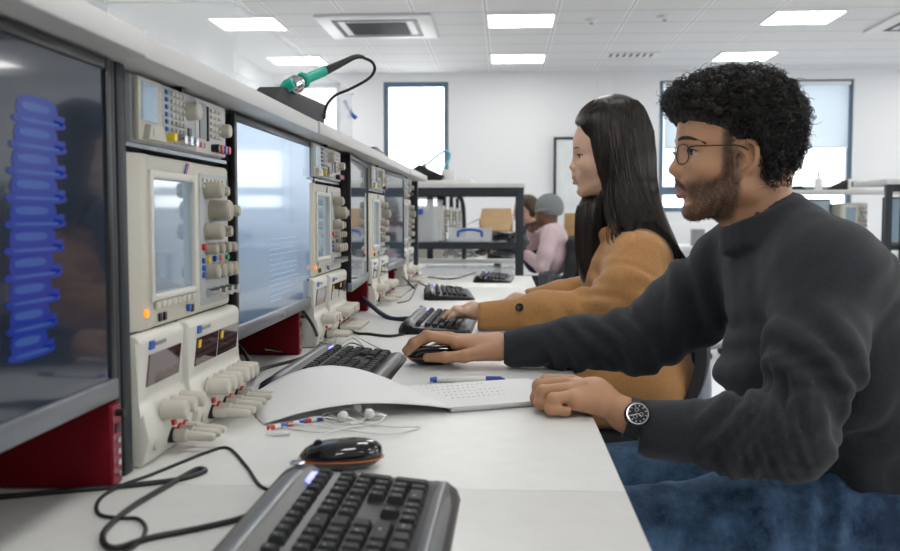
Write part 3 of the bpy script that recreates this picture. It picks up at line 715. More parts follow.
# pen
t = thing('ballpoint_pen', 'white ballpoint pen with blue clip end and blue grip lying behind the booklet', 'pen')
a, b = on_desk(430, 379.5, DZ+.0052), on_desk(505, 379, DZ+.0052); d = (b-a).normalized(); Lp = (b-a).length
MB().lathe(a+d*.012, d, [(0, .0045), (.002, .005), (Lp*.66, .0052)], 16).build('barrel', M['white'], t)
MB().lathe(a, d, [(0, .0032), (.001, .0038), (.0055, .0038), (.006, .0048), (.012, .0048)], 16).build('plunger', M['blue'], t)
MB().lathe(a+d*Lp*.74, d, [(0, .0053), (.002, .0056), (Lp*.19, .0050), (Lp*.235, .0022), (Lp*.26, .001)], 16).build('grip', mat('navy_grip', (.015, .05, .30), .4), t)
# tangled earphones
t = thing('earphones', 'tangled white wired earphones spilling out under the arched page', 'earphones')
Wt = M['wire_white']; rr = random.Random(8)
pl = [(268, 433), (275, 425), (300, 424), (330, 428), (352, 431), (385, 434), (412, 430), (418, 427), (395, 427), (366, 424), (345, 420), (330, 414), (348, 409), (372, 410), (384, 416), (374, 424), (350, 427), (322, 432), (300, 430), (283, 427)]
MB().tube([on_desk(x, y, DZ+.0016+.002*(i % 3)) for i, (x, y) in enumerate(pl)], .0013, 8, 8).build('cord', Wt, t)
pl = [(300, 420), (318, 417), (338, 419), (352, 424), (365, 418), (356, 411), (336, 411), (322, 416), (336, 424), (358, 421)]
MB().tube([on_desk(x, y, DZ+.004+.003*(i % 2)) for i, (x, y) in enumerate(pl)], .0012, 8, 8).build('cord', Wt, t)
for (x, y, dx, dy) in ((345, 417, .018, -.012), (372, 414, .02, .004), (356, 408, -.01, .018)):
    p = on_desk(x, y, DZ+.009); q = p+Vector((dx, dy, -.003))
    e_ = MB().lathe(p, p-q, [(-.004, .003), (0, .0068), (.004, .0078), (.009, .006), (.011, .003)], 16).build('ear_bud', M['white'], t)
    MB().cyl(p, q, .0026, .0018, n=10).build('bud_stem', M['white'], e_)
mb = MB()
A, Bv = on_desk(268, 428, DZ+.004), on_desk(322, 418, DZ+.004)
for k in range(9):
    a = A.lerp(Bv, k/9); b = A.lerp(Bv, (k+.92)/9); mb.mi = k % 3; mb.cyl(a, b, .0034, n=8)
mb.build('striped_cord_wrap', [M['redl'], M['white'], M['blue']], t)
mb = MB(); p = on_desk(272, 434, DZ+.004); mb.cyl(p, p+Vector((.022, .008, 0)), .0032, n=10).cyl(p-Vector((.008, .003, 0)), p, .0018, n=8); mb.build('jack_plug', M['white'], t)

# ------------------------------------------------------------------ things on the overhead shelf
ZS = 1.2235
def solder_holder(name, label, loc, rz, grip, wire, s_=1.0):
    t = thing(name, label, 'soldering iron holder', loc, rz); t.scale = (s_,)*3
    return t
# black wedge holder with a green gripped iron and its looping lead
t = thing('soldering_iron_holder', 'black box holder on the shelf with a green handled soldering iron resting in it', 'soldering iron holder')
A = on_face(276, 104, -.43); Bq = on_face(322, 127, -.43)
ya, yb = 1.62, 2.05
MB().prism([(1.60, ZS), (2.03, ZS), (2.06, ZS+.047), (1.67, ZS+.034), (1.62, ZS+.010)], 0, -.435, -.388, .003).build('box', M['blackm'], t)
MB().box((-.47, 2.062, ZS), (-.40, 2.09, ZS+.03), .002).build('foot', M['white'], t)
c0 = at(289, 88, 1.72); c1 = at(304, 80, 1.74); c2 = at(327, 70, 1.78)
MB().lathe(c0, c1-c0, [(0, .010), (.008, .017), (.02, .017), (.024, .012), (.04, .011)], 16).build('collar', M['chrome'], t)
MB().lathe(at(281, 89, 1.70), Vector((1, 0, .5)), [(0, .006), (.012, .012), (.024, .010)], 14).build('holder_ring', M['teal'], t)
MB().lathe(c1-(c2-c1)*.1, c2-c1, [(0, .014), (.006, .015), (.010, .011), (.012, .0095), ((c2-c1).length, .009)], 16).build('handle', M['teal'], t)
MB().tube([at(x, y, d) for x, y, d in ((326, 70.5, 1.78), (340, 64, 1.80), (355, 57, 1.82), (364, 57, 1.83))], lambda f: .0085*(1-.62*f), 10, 8).build('strain_relief', M['black'], t)
MB().tube([at(x, y, d) for x, y, d in ((362, 57, 1.83), (372, 62, 1.84), (374.5, 70, 1.85), (368, 79, 1.87), (350, 89, 1.9), (336, 95, 1.93), (328, 103, 1.97), (325, 111, 2.0), (324.5, 118, 2.03))], .0030, 8, 8).build('cable', M['wire_black'], t)
# clear storage box
t = thing('clear_box', 'clear lidded plastic box on the shelf behind the soldering iron holder', 'plastic box', (-.62, 1.75, ZS))
mb = MB(); w_, l_, h_, q = .12, 1.35, .20, .003
mb.box((-w_, 0, 0), (w_, l_, q)).box((-w_, 0, q), (-w_+q, l_, h_)).box((w_-q, 0, q), (w_, l_, h_)).box((-w_+q, 0, q), (w_-q, q, h_)).box((-w_+q, l_-q, q), (w_-q, l_, h_)); mb.build('body', M['clear'], t)
MB().box((-w_-.006, -.006, h_), (w_+.006, l_+.006, h_+.006), .002).build('lid', M['clear'], t)
o = MB().tube([at(344.5, 100, 3.1), at(347, 106, 3.105), at(351, 113, 3.105), at(356, 118, 3.1)], .007, 8, 6).build('blue_clip', M['blue'], t); o.location = -t.location
# small black adapter on the shelf further along
t = thing('power_adapter', 'small black adapter on the edge of the shelf past the joint', 'adapter', (-.415, 3.02, ZS))
MB().prism([(0, 0), (.28, 0), (.28, .022), (.05, .030), (0, .026)], 0, -.07, 0, .003).build('casing', M['black'], t)
MB().tube([(-.02, .27, .012), (.0, .36, .012), (-.05, .45, .006)], .004, 8, 6).build('lead', M['wire_black'], t)
# second holder with pale blue lead at the end
t = thing('soldering_iron_holder', 'small black soldering iron holder with a pale blue lead on the far rack', 'soldering iron holder')
c = at(430, 184, 5.72)
MB().prism([(c.x-.14, c.z+.02), (c.x+.07, c.z+.02), (c.x+.09, c.z+.045), (c.x-.06, c.z+.115), (c.x-.10, c.z+.09)], 1, 5.67, 5.79, .003).build('box', M['black'], t)
MB().box((c.x-.10, 5.66, 1.2215), (c.x+.16, 5.80, c.z+.02), .002).box((c.x+.07, 5.70, c.z+.02), (c.x+.15, 5.79, c.z+.085), .004).build('foot', M['white'], t)
MB().lathe(at(422.5, 168, 5.72), Vector((1, 0, .9)), [(0, .012), (.02, .018), (.035, .008)], 12).build('collar', M['chrome'], t)
MB().tube([at(x, y, 5.72) for x, y in ((424, 167), (432, 160), (441, 153), (446, 151), (449.5, 154), (448, 161), (445, 166), (444, 174), (445, 180))], .0065, 8, 6).build('lead', M['sky'], t)
# ------------------------------------------------------------------ open rack across the far end of the bench
RY0, RY1 = 5.6, 6.1
t = thing('storage_rack', 'dark steel open rack with a pale top standing between the two rows of benches', 'rack', (0, 0, 0))
MB().box((-.72, RY0-.01, 1.197), (.115, RY1, 1.221), .002).build('top_board', M['shelf'], t)
mb = MB(); mb.box((-.72, RY0, 1.152), (.10, RY0+.04, 1.197)).box((-.72, RY1-.04, 1.152), (.10, RY1, 1.197)).box((.06, RY0+.04, 1.152), (.10, RY1-.04, 1.197)); mb.build('top_rail', M['steel'], t)
MB().box((-.72, RY0, .835), (.10, RY1, .875)).build('rack_shelf', M['steel'], t)
MB().box((-.72, RY0+.03, .63), (.10, RY1, .655)).build('rack_shelf', M['steel'], t)
for x in (.065, -.72):
    for y in (RY0-.005, RY1-.04): MB().box((x, y, 0), (x+.045, y+.045, 1.197), .003).build('leg', M['steel'], t)
def tub(name, label, x0, y0, z0, w, d, h, handle=False, dark=False):
    t = thing(name, label, 'storage box', (x0, y0, z0)); q = .004; mb = MB()
    mb.box((0, 0, 0), (w, d, q)).box((0, 0, q), (q, d, h)).box((w-q, 0, q), (w, d, h)).box((q, 0, q), (w-q, q, h)).box((q, d-q, q), (w-q, d, h)); mb.build('body', M['clear'], t)
    MB().box((-.006, -.006, h), (w+.006, d+.006, h+.010), .003).build('lid', M['clear'], t)
    if handle:
        MB().tube([(w*.22, -.012, h*.45), (w*.25, -.014, h*.85), (w*.5, -.016, h*1.0), (w*.75, -.014, h*.85), (w*.78, -.012, h*.45)], .008, 8, 6).build('handle', M['blue'], t)
    return t
a = tub('storage_box', 'low clear storage box with a blue carrying handle on the middle rack shelf', -.335, 5.63, .8755, .255, .35, .075, True)
MB().box((-.325, 5.66, .880), (-.09, 5.95, .915), .01).build('folded_cloth', M['paper']); props(bpy.data.objects['folded_cloth'], 'pale folded cloth lying inside the blue handled box', 'cloth')
a = tub('storage_box', 'tall clear plastic box with blue clip standing at the back end of the rack shelf', -.56, 5.63, .8755, .165, .40, .245)
MB().box((-.02, -.012, .19), (.075, -.006, .20)).box((-.02, -.012, .155), (.045, -.006, .165)).build('label_strip', M['white'], a); MB().box((.045, -.016, .165), (.075, -.008, .198), .004).build('clip', M['blue'], a)
props(MB().box((-.535, 5.66, .8805), (-.46, 5.95, 1.06), .006).build('dark_binder', M['chairg']), 'dark grey binder standing inside the tall clear box', 'binder')
a = tub('storage_box', 'long shallow clear box on the lowest rack shelf', -.50, 5.645, .6555, .55, .40, .055)
# cables and small units on the middle shelf
def heap(name, label, c, sx, sy, h, n, r, m_, seed, cat='cables'):
    rr = random.Random(seed); mb = MB()
    for k in range(n):
        a0 = rr.random()*6.28; pts = []
        for q in range(9):
            a_ = a0+q*.8; rad = .55+.45*rr.random()
            pts.append((c[0]+sx*rad*math.cos(a_), c[1]+sy*rad*math.sin(a_), c[2]+r+h*rr.random()))
        mb.tube(pts, r, 6, 4)
    return props(mb.build(name, m_), label, cat)
heap('cable_coil', 'heap of black cables lying on the rack shelf beside the blue handled box', (-.0, 5.75, .8755), .075, .08, .05, 5, .004, B_, 5)
heap('cable_coil', 'white coiled cable lying on the pale top of the rack', (-.255, 5.8, 1.2215), .07, .07, .02, 4, .006, M['wire_white'], 6)
props(MB().box((-.34, 5.7, 1.2215), (-.18, 5.85, 1.235), .004).box((-.32, 5.72, 1.236), (-.20, 5.84, 1.25), .004).build('cable_tray', M['white']), 'flat white box under the coiled cable on the rack', 'box')

# ------------------------------------------------------------------ second row of benches beyond the rack
def far_bench(xe, y0, y1, where_, mirror=False):
    s = -1 if mirror else 1
    props(MB().box((xe-1.25*s, y0, DZ-.03), (xe, y1, DZ), .003).build('desk_top', M['desk']), 'pale desk top of the bench row '+where_, 'desk')
    t = thing('bench_frame', 'dark leg frame of the bench row '+where_, 'bench frame')
    for y in (y0+.04, y1-.08):
        for x in (xe-.15*s, xe-1.2*s): MB().box((x-.02, y, 0), (x+.02, y+.04, DZ-.0305)).build('leg', M['steel'], t)
    props(MB().box((xe-1.1*s, y0, 1.197), (xe-.50*s, y1, 1.222), .003).build('shelf_board', M['shelf']), 'pale overhead shelf of the bench row '+where_, 'shelf')
    t = thing('instrument_rack', 'dark steel uprights of the bench row '+where_, 'rack')
    for y in np.arange(y0+.02, y1, .95): MB().box((xe-.60*s-.02, y, DZ), (xe-.60*s+.02, y+.03, 1.197)).build('post', M['steel'], t)
    MB().tube([(xe-.52*s, y0+.0, 1.19), (xe-.42*s, y0, 1.175), (xe-.38*s, y0, 1.12), (xe-.37*s, y0, 1.0), (xe-.37*s, y0, DZ)], .014, 8, 6).build('bracket', M['steel'], t)
far_bench(.095, 6.37, 9.6, 'beyond the rack')
wh = ['nearest on the bench beyond the rack', 'midway along the bench beyond the rack', 'farthest on the bench beyond the rack']
for i in range(3):
    y = 6.5+i*.95
    for (src, z, dy, lb, gr) in ((scope0, .896, 0, 'beige oscilloscope ', 'oscilloscopes of the long bench'), (ps1, .7425, 0, 'narrow cream power supply ', 'narrow power supplies'), (ps2, .7425, .155, 'wide cream power supply ', 'wide power supplies')):
        o = copy_tree(src); o.location = (-.43, y+dy, z); o.scale = (1, .97, 1); o['label'] = lb+wh[i]; o['group'] = gr+' beyond the rack'
    o = copy_tree(m2); o.location = (-.43, y+.40, .838); o.rotation_euler.z = 0; o.scale = (1, .9, 1); o['label'] = 'dark monitor '+wh[i]; o['group'] = 'monitors beyond the rack'
o = copy_tree(k1); o.location = (-.125, 6.45, DZ); o.scale = (.95, 1, 1.4); o.rotation_euler.z = math.radians(-6); o['label'] = 'black keyboard on the bench beyond the rack'
heap('cable_coil', 'tangle of dark and pale cables on the bench beyond the rack', (-.30, 6.62, DZ), .12, .14, .06, 6, .004, M['grille'], 11)
heap('cable_coil', 'second tangle of black cables farther back on the bench beyond the rack', (-.12, 7.0, DZ), .12, .12, .05, 5, .004, B_, 12)
# open cardboard box
def card_box(label, x0, y0, z0, w, d, h, flaps=True):
    t = thing('cardboard_box', label, 'cardboard box', (x0, y0, z0)); q = .006; mb = MB()
    mb.box((0, 0, 0), (w, d, q)).box((0, 0, q), (q, d, h)).box((w-q, 0, q), (w, d, h)).box((q, 0, q), (w-q, q, h)).box((q, d-q, q), (w-q, d, h)); mb.build('body', M['card'], t)
    if flaps:
        for (a, b, c, d_) in (((0, 0, h), (w, 0, h), (w*.9, -.10, h-.09), (w*.1, -.10, h-.09)), ((0, d, h), (w, d, h), (w*.95, d+.08, h+.08), (w*.05, d+.08, h+.08)), ((0, 0, h), (0, d, h), (-.10, d*.9, h-.05), (-.10, d*.1, h-.05)), ((w, 0, h), (w, d, h), (w+.1, d*.9, h-.06), (w+.1, d*.1, h-.06))):
            m_ = MB(); A = [m_.bm.verts.new(v) for v in (a, b, c, d_)]; Bv = [m_.bm.verts.new((v[0], v[1], v[2]-.004)) for v in (a, b, c, d_)]
            m_.bm.faces.new(A); m_.bm.faces.new(Bv[::-1])
            for i in range(4): m_.bm.faces.new((A[i], Bv[i], Bv[(i+1) % 4], A[(i+1) % 4]))
            m_.build('flap', M['card'], t)
    return t
card_box('open cardboard box with folded flaps on the bench beyond the rack', -.20, 7.35, DZ+.001, .26, .30, .27)
props(MB().ball((.02, 6.85, .85), (.16, .16, .075)).box((-.10, 6.75, DZ), (.10, 6.95, .80), .02).build('laptop_bag', M['black']), 'rounded black bag lying in front of the open cardboard box', 'bag')
t = thing('cardboard_box', 'tall narrow cardboard carton standing on the floor near the whiteboard', 'cardboard box', (.60, 9.65, 0))
MB().box((0, 0, 0), (.14, .12, 1.06), .003).build('body', M['wood'], t); [MB().box((.02, -.01, z), (.12, .0, z+.02)).build('strap', M['card'], t) for z in (.80, .94)]

# ------------------------------------------------------------------ office chairs: origin on the floor, the sitter faces local -x
def make_chair(fab, base, back_h=.33, arms=False):
    t = thing('office_chair', 'x', 'chair')
    mb = MB(); mb.box((-.23, -.23, .44), (.23, .23, .50), .03, 3); mb.build('seat', fab, t)
    P = []
    for i in range(9):
        v = i/8; row = []
        for j in range(9):
            s_ = j/8*2-1; row.append(Vector((.24+.05*v-.05*(1-abs(s_))**.0*(s_*s_)+.02*math.sin(v*PI), .21*s_*(1-.10*v**3), .54+back_h*v)))
        P.append(row)
    mb = MB(); f0 = 0
    A = [[mb.bm.verts.new(p) for p in r] for r in P]; Bq = [[mb.bm.verts.new(p+Vector((.03, 0, 0))) for p in r] for r in P]
    for i in range(8):
        for j in range(8): mb.bm.faces.new((A[i][j], A[i+1][j], A[i+1][j+1], A[i][j+1])); mb.bm.faces.new((Bq[i][j], Bq[i][j+1], Bq[i+1][j+1], Bq[i+1][j]))
    for i in range(8): mb.bm.faces.new((A[i][0], Bq[i][0], Bq[i+1][0], A[i+1][0])); mb.bm.faces.new((A[i][8], A[i+1][8], Bq[i+1][8], Bq[i][8])); mb.bm.faces.new((A[0][i], A[0][i+1], Bq[0][i+1], Bq[0][i])); mb.bm.faces.new((A[8][i], Bq[8][i], Bq[8][i+1], A[8][i+1]))
    mb.build('backrest', fab, t, 60)
    MB().tube([(.05, 0, .43), (.24, 0, .43), (.315, 0, .52), (.315, 0, .66)], .016, 8, 6, 2.0).build('back_bar', base, t)
    MB().lathe((0, 0, .08), (0, 0, 1), [(0, .03), (.12, .03), (.121, .018), (.36, .018)], 14).build('gas_post', M['chrome'], t)
    for k in range(5):
        a = 2*PI*k/5+.2; d = Vector((math.cos(a), math.sin(a), 0))
        MB().tube([Vector((0, 0, .12))+d*.03, Vector((0, 0, .105))+d*.16, Vector((0, 0, .085))+d*.28], lambda f: .022*(1-.35*f), 8, 5).build('base_arm', base, t)
        c = MB(); p = Vector((0, 0, .028))+d*.285; n_ = Vector((-d.y, d.x, 0)); c.cyl(p-n_*.025, p-n_*.008, .028).cyl(p+n_*.008, p+n_*.025, .028).cyl(p-n_*.026, p+n_*.026, .008).cyl(p, p+Vector((0, 0, .05)), .010); c.build('caster', M['black'], t)
    if arms:
        for s_ in (-1, 1): MB().tube([(.1, .24*s_, .46), (.1, .28*s_, .48), (.08, .28*s_, .64), (-.12, .28*s_, .66)], .016, 8, 6).build('armrest', base, t)
    return t
ch = make_chair(M['chairf'], M['silver'], .20); ch.location = (.205, 2.50, 0); ch.rotation_euler.z = math.radians(4); ch['label'] = 'black office chair the long haired woman sits on'; ch['group'] = 'office chairs'
def chair_at(x, y, rz, lb, src=None, s_=1):
    o = copy_tree(src or ch); o.location = (x, y, 0); o.rotation_euler.z = math.radians(rz); o.scale = (s_,)*3; o['label'] = lb; o['group'] = 'office chairs'; return o
mc = chair_at(.60, 1.60, 0, 'black office chair under the curly haired man, below the picture', s_=.90)
chair_at(.44, 7.70, 8, 'black office chair the person in the grey beanie sits on')
chair_at(.36, 8.35, 0, 'black office chair the brown haired person sits on')
chg = make_chair(M['chairg'], M['silver']); chg['label'] = 'charcoal office chair standing empty just before the grey beanie person'; chg['group'] = 'office chairs'; chg.location = (.46, 5.33, 0); chg.rotation_euler.z = math.radians(172); chg.scale = (.85, .85, .82)
chb = make_chair(M['cyan'], M['silver']); chb['label'] = 'bright blue plastic chair partly hidden behind the grey beanie person\'s chair'; chb['group'] = 'office chairs'; chb.location = (.42, 9.1, 0); chb.scale = (1, 1, .9)
chair_at(1.74, 6.90, 30, 'grey office chair on the bright floor behind the man\'s shoulder', chg)

# ------------------------------------------------------------------ benches on the other side of the room
props(MB().box((1.95, 7.2, DZ-.03), (5.5, 8.0, DZ), .003).build('desk_top', M['desk']), 'pale desk top across the room behind the man\'s shoulder', 'desk')
props(MB().box((1.95, 7.2, 1.197), (5.5, 7.62, 1.225), .003).build('shelf_board', M['shelf']), 'pale shelf across the room behind the man\'s nape', 'shelf')
t = thing('bench_frame', 'dark frame of the desk and shelf across the room behind the man', 'bench frame')
for x in (2.0, 3.7, 5.4):
    for y in (7.56, 7.95): MB().box((x, y, 0), (x+.04, y+.04, DZ-.031)).build('leg', M['steel'], t)
    MB().box((x, 7.56, DZ+.001), (x+.04, 7.60, 1.196)).build('post', M['steel'], t)
for i in range(2):
    o = copy_tree(scope0); o.location = (2.50+i*.6, 7.25, .90); o.rotation_euler.z = math.radians(-80); o.scale = (1, .55, 1.1); o['label'] = ('beige oscilloscope under the shelf just behind the man\'s back', 'beige oscilloscope on the desk across the room, nearest the right edge')[i]; o['group'] = 'oscilloscopes across the room'
    o = copy_tree(ps2); o.location = (2.50+i*.6, 7.25, .7425); o.rotation_euler.z = math.radians(-80); o['label'] = ('cream power supply beneath the oscilloscope behind the man\'s back', 'cream power supply across the room, nearest the right edge')[i]; o['group'] = 'power supplies across the room'
def block(name, label, cat, a, b, m_, bev=.004): return props(MB().box(a, b, bev).build(name, m_), label, cat)
mD = make_monitor(M['lcd']); mD.rotation_euler.z = math.radians(-85); mD.location = (2.15, 7.35, .80); mD.scale = (1, .55, 1); mD['label'] = 'pale lit monitor under the shelf just behind the man\'s nape'; mD['group'] = 'monitors across the room'
mE = copy_tree(mD); mE.location = (2.16, 5.55, .868); mE.scale = (1, .6, .75); mE['label'] = 'pale lit monitor in the dark rack at the right picture edge'; mE['group'] = 'monitors across the room'
t = thing('storage_rack', 'dark steel rack with a pale top cut by the right picture edge', 'rack')
MB().box((2.10, 5.4, 1.205), (2.9, 5.9, 1.235), .003).build('top_board', M['shelf'], t)
MB().box((2.11, 5.41, 1.165), (2.9, 5.45, 1.205)).build('top_rail', M['steel'], t)
for x in (2.105, 2.19): MB().box((x, 5.40, 0), (x+.035, 5.435, 1.205), .003).build('leg', M['steel'], t)
MB().box((2.11, 5.42, .84), (2.9, 5.9, .865)).build('rack_shelf', M['steel'], t); MB().box((2.11, 5.42, .66), (2.9, 5.9, .685)).build('rack_shelf', M['steel'], t)
rr = random.Random(2)
for k in range(5):
    z = .6855+k*.013
    block('manual', ['red', 'yellow', 'white', 'blue', 'tan'][k]+' covered manual in the pile on the rack shelf by the right edge', 'book', (2.235+rr.random()*.01, 5.45+rr.random()*.02, z), (2.40+rr.random()*.005, 5.62, z+.012), M[('redl', 'yellow', 'white', 'blue', 'card')[k]], .002)
# soldering kit on the far shelf
t = thing('soldering_station', 'soldering station with a black lead on the shelf behind the man', 'soldering station', (2.62, 7.45, 1.2225))
MB().box((0, 0, 0), (.14, .12, .09), .01).build('casing', M['white'], t); MB().box((.02, -.003, .03), (.12, 0, .07)).build('front_panel', M['chairg'], t)
MB().prism([(-.16, 0), (0, .0), (0, .09), (-.05, .06), (-.16, .02)], 1, .02, .10, .003).build('iron_rest', M['black'], t)
MB().tube([(-.01, .05, .06), (-.10, .05, .13), (-.16, .05, .19), (-.19, .05, .20), (-.20, .05, .16)], .006, 8, 6).build('lead', M['wire_black'], t)
props(MB().lathe((2.41, 7.5, 1.2225), (0, 0, 1), [(0, .03), (.09, .03), (.105, .012), (.15, .011)], 16).build('squeeze_bottle', M['white']), 'white squeeze bottle on the shelf beside the soldering station', 'bottle')
heap('cable_coil', 'black cables heaped on the shelf close to the man\'s hair', (2.22, 7.5, 1.2225), .09, .07, .03, 5, .007, B_, 21)
block('desktop_speaker', 'small grey box standing on the white desk beneath the wall plugs', 'speaker', (1.88, 9.66, .7305), (2.0, 9.78, .90), M['grille'])
block('writing_desk', 'white desk beyond the man\'s chin by the far wall', 'desk', (1.35, 9.6, .70), (2.3, 10.4, .73), M['white'])
for (x, y) in ((1.38, 9.63), (2.24, 9.63), (1.38, 10.34), (2.24, 10.34)):
    o = MB().box((x-1.35, y-9.6, -.70), (x-1.35+.04, y-9.6+.04, -.0005)).build('leg', M['white'], bpy.data.objects['writing_desk']); o.location = (1.35, 9.6, .70)
# ------------------------------------------------------------------ people: smooth implicit surfaces turned into meshes
F32 = np.float32
class Field:
    def __init__(s, lo, hi, h):
        s.lo = np.array(lo, F32); s.h = h; n = np.ceil((np.array(hi)-np.array(lo))/h).astype(int)+1
        ax = [s.lo[i]+h*np.arange(n[i], dtype=F32) for i in range(3)]
        s.X, s.Y, s.Z = np.meshgrid(*ax, indexing='ij'); s.D = np.full(s.X.shape, 1.0, F32); s.reg = None
    def _win(s, lo, hi):
        i0 = np.maximum(0, np.floor((np.array(lo)-s.lo)/s.h).astype(int)); i1 = np.minimum(np.array(s.D.shape), np.ceil((np.array(hi)-s.lo)/s.h).astype(int)+1)
        return tuple(slice(int(a), int(max(a, b))) for a, b in zip(i0, i1))
    def _mix(s, w, d, k, mode):
        A = s.D[w]
        if mode == 'sub': d = -d
        if A.size == 0: return
        if k > 0:
            hh = np.maximum(k-np.abs(A-d), 0)/k
            s.D[w] = (np.maximum(A, d)+hh*hh*k*.25) if mode == 'sub' else (np.minimum(A, d)-hh*hh*k*.25)
        else: s.D[w] = np.maximum(A, d) if mode == 'sub' else np.minimum(A, d)
    def cap(s, a, b, ra, rb=None, k=.02, mode='add', fl=None):
        "round cone; fl=(axis vector, factor) flattens its section along an axis"
        rb = ra if rb is None else rb; a = np.array(a, F32); b = np.array(b, F32); R = max(ra, rb)*(1.0 if fl is None or fl[1] > 1 else 1/fl[1]*1.0)+k+.02
        w = s._win(np.minimum(a, b)-R, np.maximum(a, b)+R); x, y, z = s.X[w]-a[0], s.Y[w]-a[1], s.Z[w]-a[2]; d = b-a; L = float(d@d)+1e-12
        t = np.clip((x*d[0]+y*d[1]+z*d[2])/L, 0, 1); x = x-t*d[0]; y = y-t*d[1]; z = z-t*d[2]
        if fl is not None:
            n = np.array(fl[0], F32); n /= np.linalg.norm(n); q = (x*n[0]+y*n[1]+z*n[2])*(fl[1]-1); x = x+n[0]*q; y = y+n[1]*q; z = z+n[2]*q
        s._mix(w, np.sqrt(x*x+y*y+z*z)-(ra+(rb-ra)*t), k, mode); return s
    def chain(s, pts, rs, k=.01, mode='add', fl=None):
        for i in range(len(pts)-1): s.cap(pts[i], pts[i+1], rs[i], rs[i+1], k, mode, fl)
        return s
    def ell(s, c, r, k=.02, mode='add', rot=None):
        c = np.array(c, F32); m_ = max(r)+k+.02; w = s._win(c-m_, c+m_); x, y, z = s.X[w]-c[0], s.Y[w]-c[1], s.Z[w]-c[2]
        if rot is not None:
            Rm = np.array(rot, F32).T; x, y, z = [Rm[i][0]*x+Rm[i][1]*y+Rm[i][2]*z for i in range(3)]
        k0 = np.sqrt((x/r[0])**2+(y/r[1])**2+(z/r[2])**2); k1 = np.sqrt((x/r[0]**2)**2+(y/r[1]**2)**2+(z/r[2]**2)**2)+1e-9
        s._mix(w, k0*(k0-1)/k1, k, mode); return s
    def mesh(s):
        D = s.D; D[0], D[-1], D[:, 0], D[:, -1], D[:, :, 0], D[:, :, -1] = 1, 1, 1, 1, 1, 1
        S = D < 0; n = [q-1 for q in D.shape]
        c8 = [S[i:i+n[0], j:j+n[1], k:k+n[2]] for i in (0, 1) for j in (0, 1) for k in (0, 1)]
        cnt = sum(c.astype(np.int8) for c in c8); act = (cnt > 0) & (cnt < 8); idx = np.argwhere(act); I, J, K = idx.T
        acc = np.zeros((len(idx), 3), F32); num = np.zeros(len(idx), F32)
        cor = [(i, j, k) for i in (0, 1) for j in (0, 1) for k in (0, 1)]
        for p in cor:
            for ax in range(3):
                if p[ax]: continue
                q = list(p); q[ax] = 1
                a = D[I+p[0], J+p[1], K+p[2]]; b = D[I+q[0], J+q[1], K+q[2]]; m_ = (a < 0) != (b < 0)
                t = np.where(m_, a/np.where(m_, a-b, 1), 0)
                for e in range(3): acc[:, e] += np.where(m_, p[e]+(t if e == ax else 0), 0)
                num += m_
        V = s.lo+s.h*(idx+acc/num[:, None]); vid = np.full(act.shape, -1, np.int64); vid[act] = np.arange(len(idx)); Fs = []
        for ax in range(3):
            sl0 = [slice(1, -1)]*3; sl0[ax] = slice(0, -1); sl1 = list(sl0); sl1[ax] = slice(1, None)
            a = S[tuple(sl0)]; b = S[tuple(sl1)]; e = np.argwhere(a != b)
            if not len(e): continue
            fl = a[tuple(e.T)]; off = [1, 1, 1]; off[ax] = 0; e = e+np.array(off); u, v = (ax+1) % 3, (ax+2) % 3
            def g(du, dv):
                q = e.copy(); q[:, u] -= du; q[:, v] -= dv; return vid[tuple(q.T)]
            Q = np.stack([g(1, 1), g(0, 1), g(0, 0), g(1, 0)], 1); Q[~fl] = Q[~fl][:, ::-1]; Fs.append(Q)
        return V, np.concatenate(Fs)
def noise3(P, seed=0, n=5, f=1.0):
    r = np.random.RandomState(seed); o = np.zeros(len(P))
    for i in range(n):
        k = r.normal(size=3)*f*(1.4**i); o += np.sin(P@k+r.rand()*6.28)/(1.25**i)
    return o/n
def np_mesh(parts, name, mats, parent, matidx=None, angle=180):
    "several (V, F) surfaces as one mesh"
    V = np.concatenate([p[0] for p in parts]); o = 0; Fq = []
    for v, f in parts: Fq.append(f+o); o += len(v)
    Fq = np.concatenate(Fq); me = bpy.data.meshes.new(name)
    me.vertices.add(len(V)); me.vertices.foreach_set('co', V.astype(F32).ravel())
    me.loops.add(Fq.size); me.loops.foreach_set('vertex_index', Fq.ravel().astype(np.int32))
    me.polygons.add(len(Fq)); me.polygons.foreach_set('loop_start', np.arange(0, Fq.size, Fq.shape[1], dtype=np.int32))
    me.update(); me.validate()
    ob = link(me, name, mats, parent, angle)
    if matidx is not None:
        cen = V[Fq].mean(1); me.polygons.foreach_set('material_index', matidx(cen).astype(np.int32)); me.update()
    return ob
def tf(parts, R, T): return [((v@np.array(R).T)+np.array(T), f) for v, f in parts]
def rotz(a): c, s_ = math.cos(a), math.sin(a); return np.array([[c, -s_, 0], [s_, c, 0], [0, 0, 1]])
def roty(a): c, s_ = math.cos(a), math.sin(a); return np.array([[c, 0, s_], [0, 1, 0], [-s_, 0, c]])
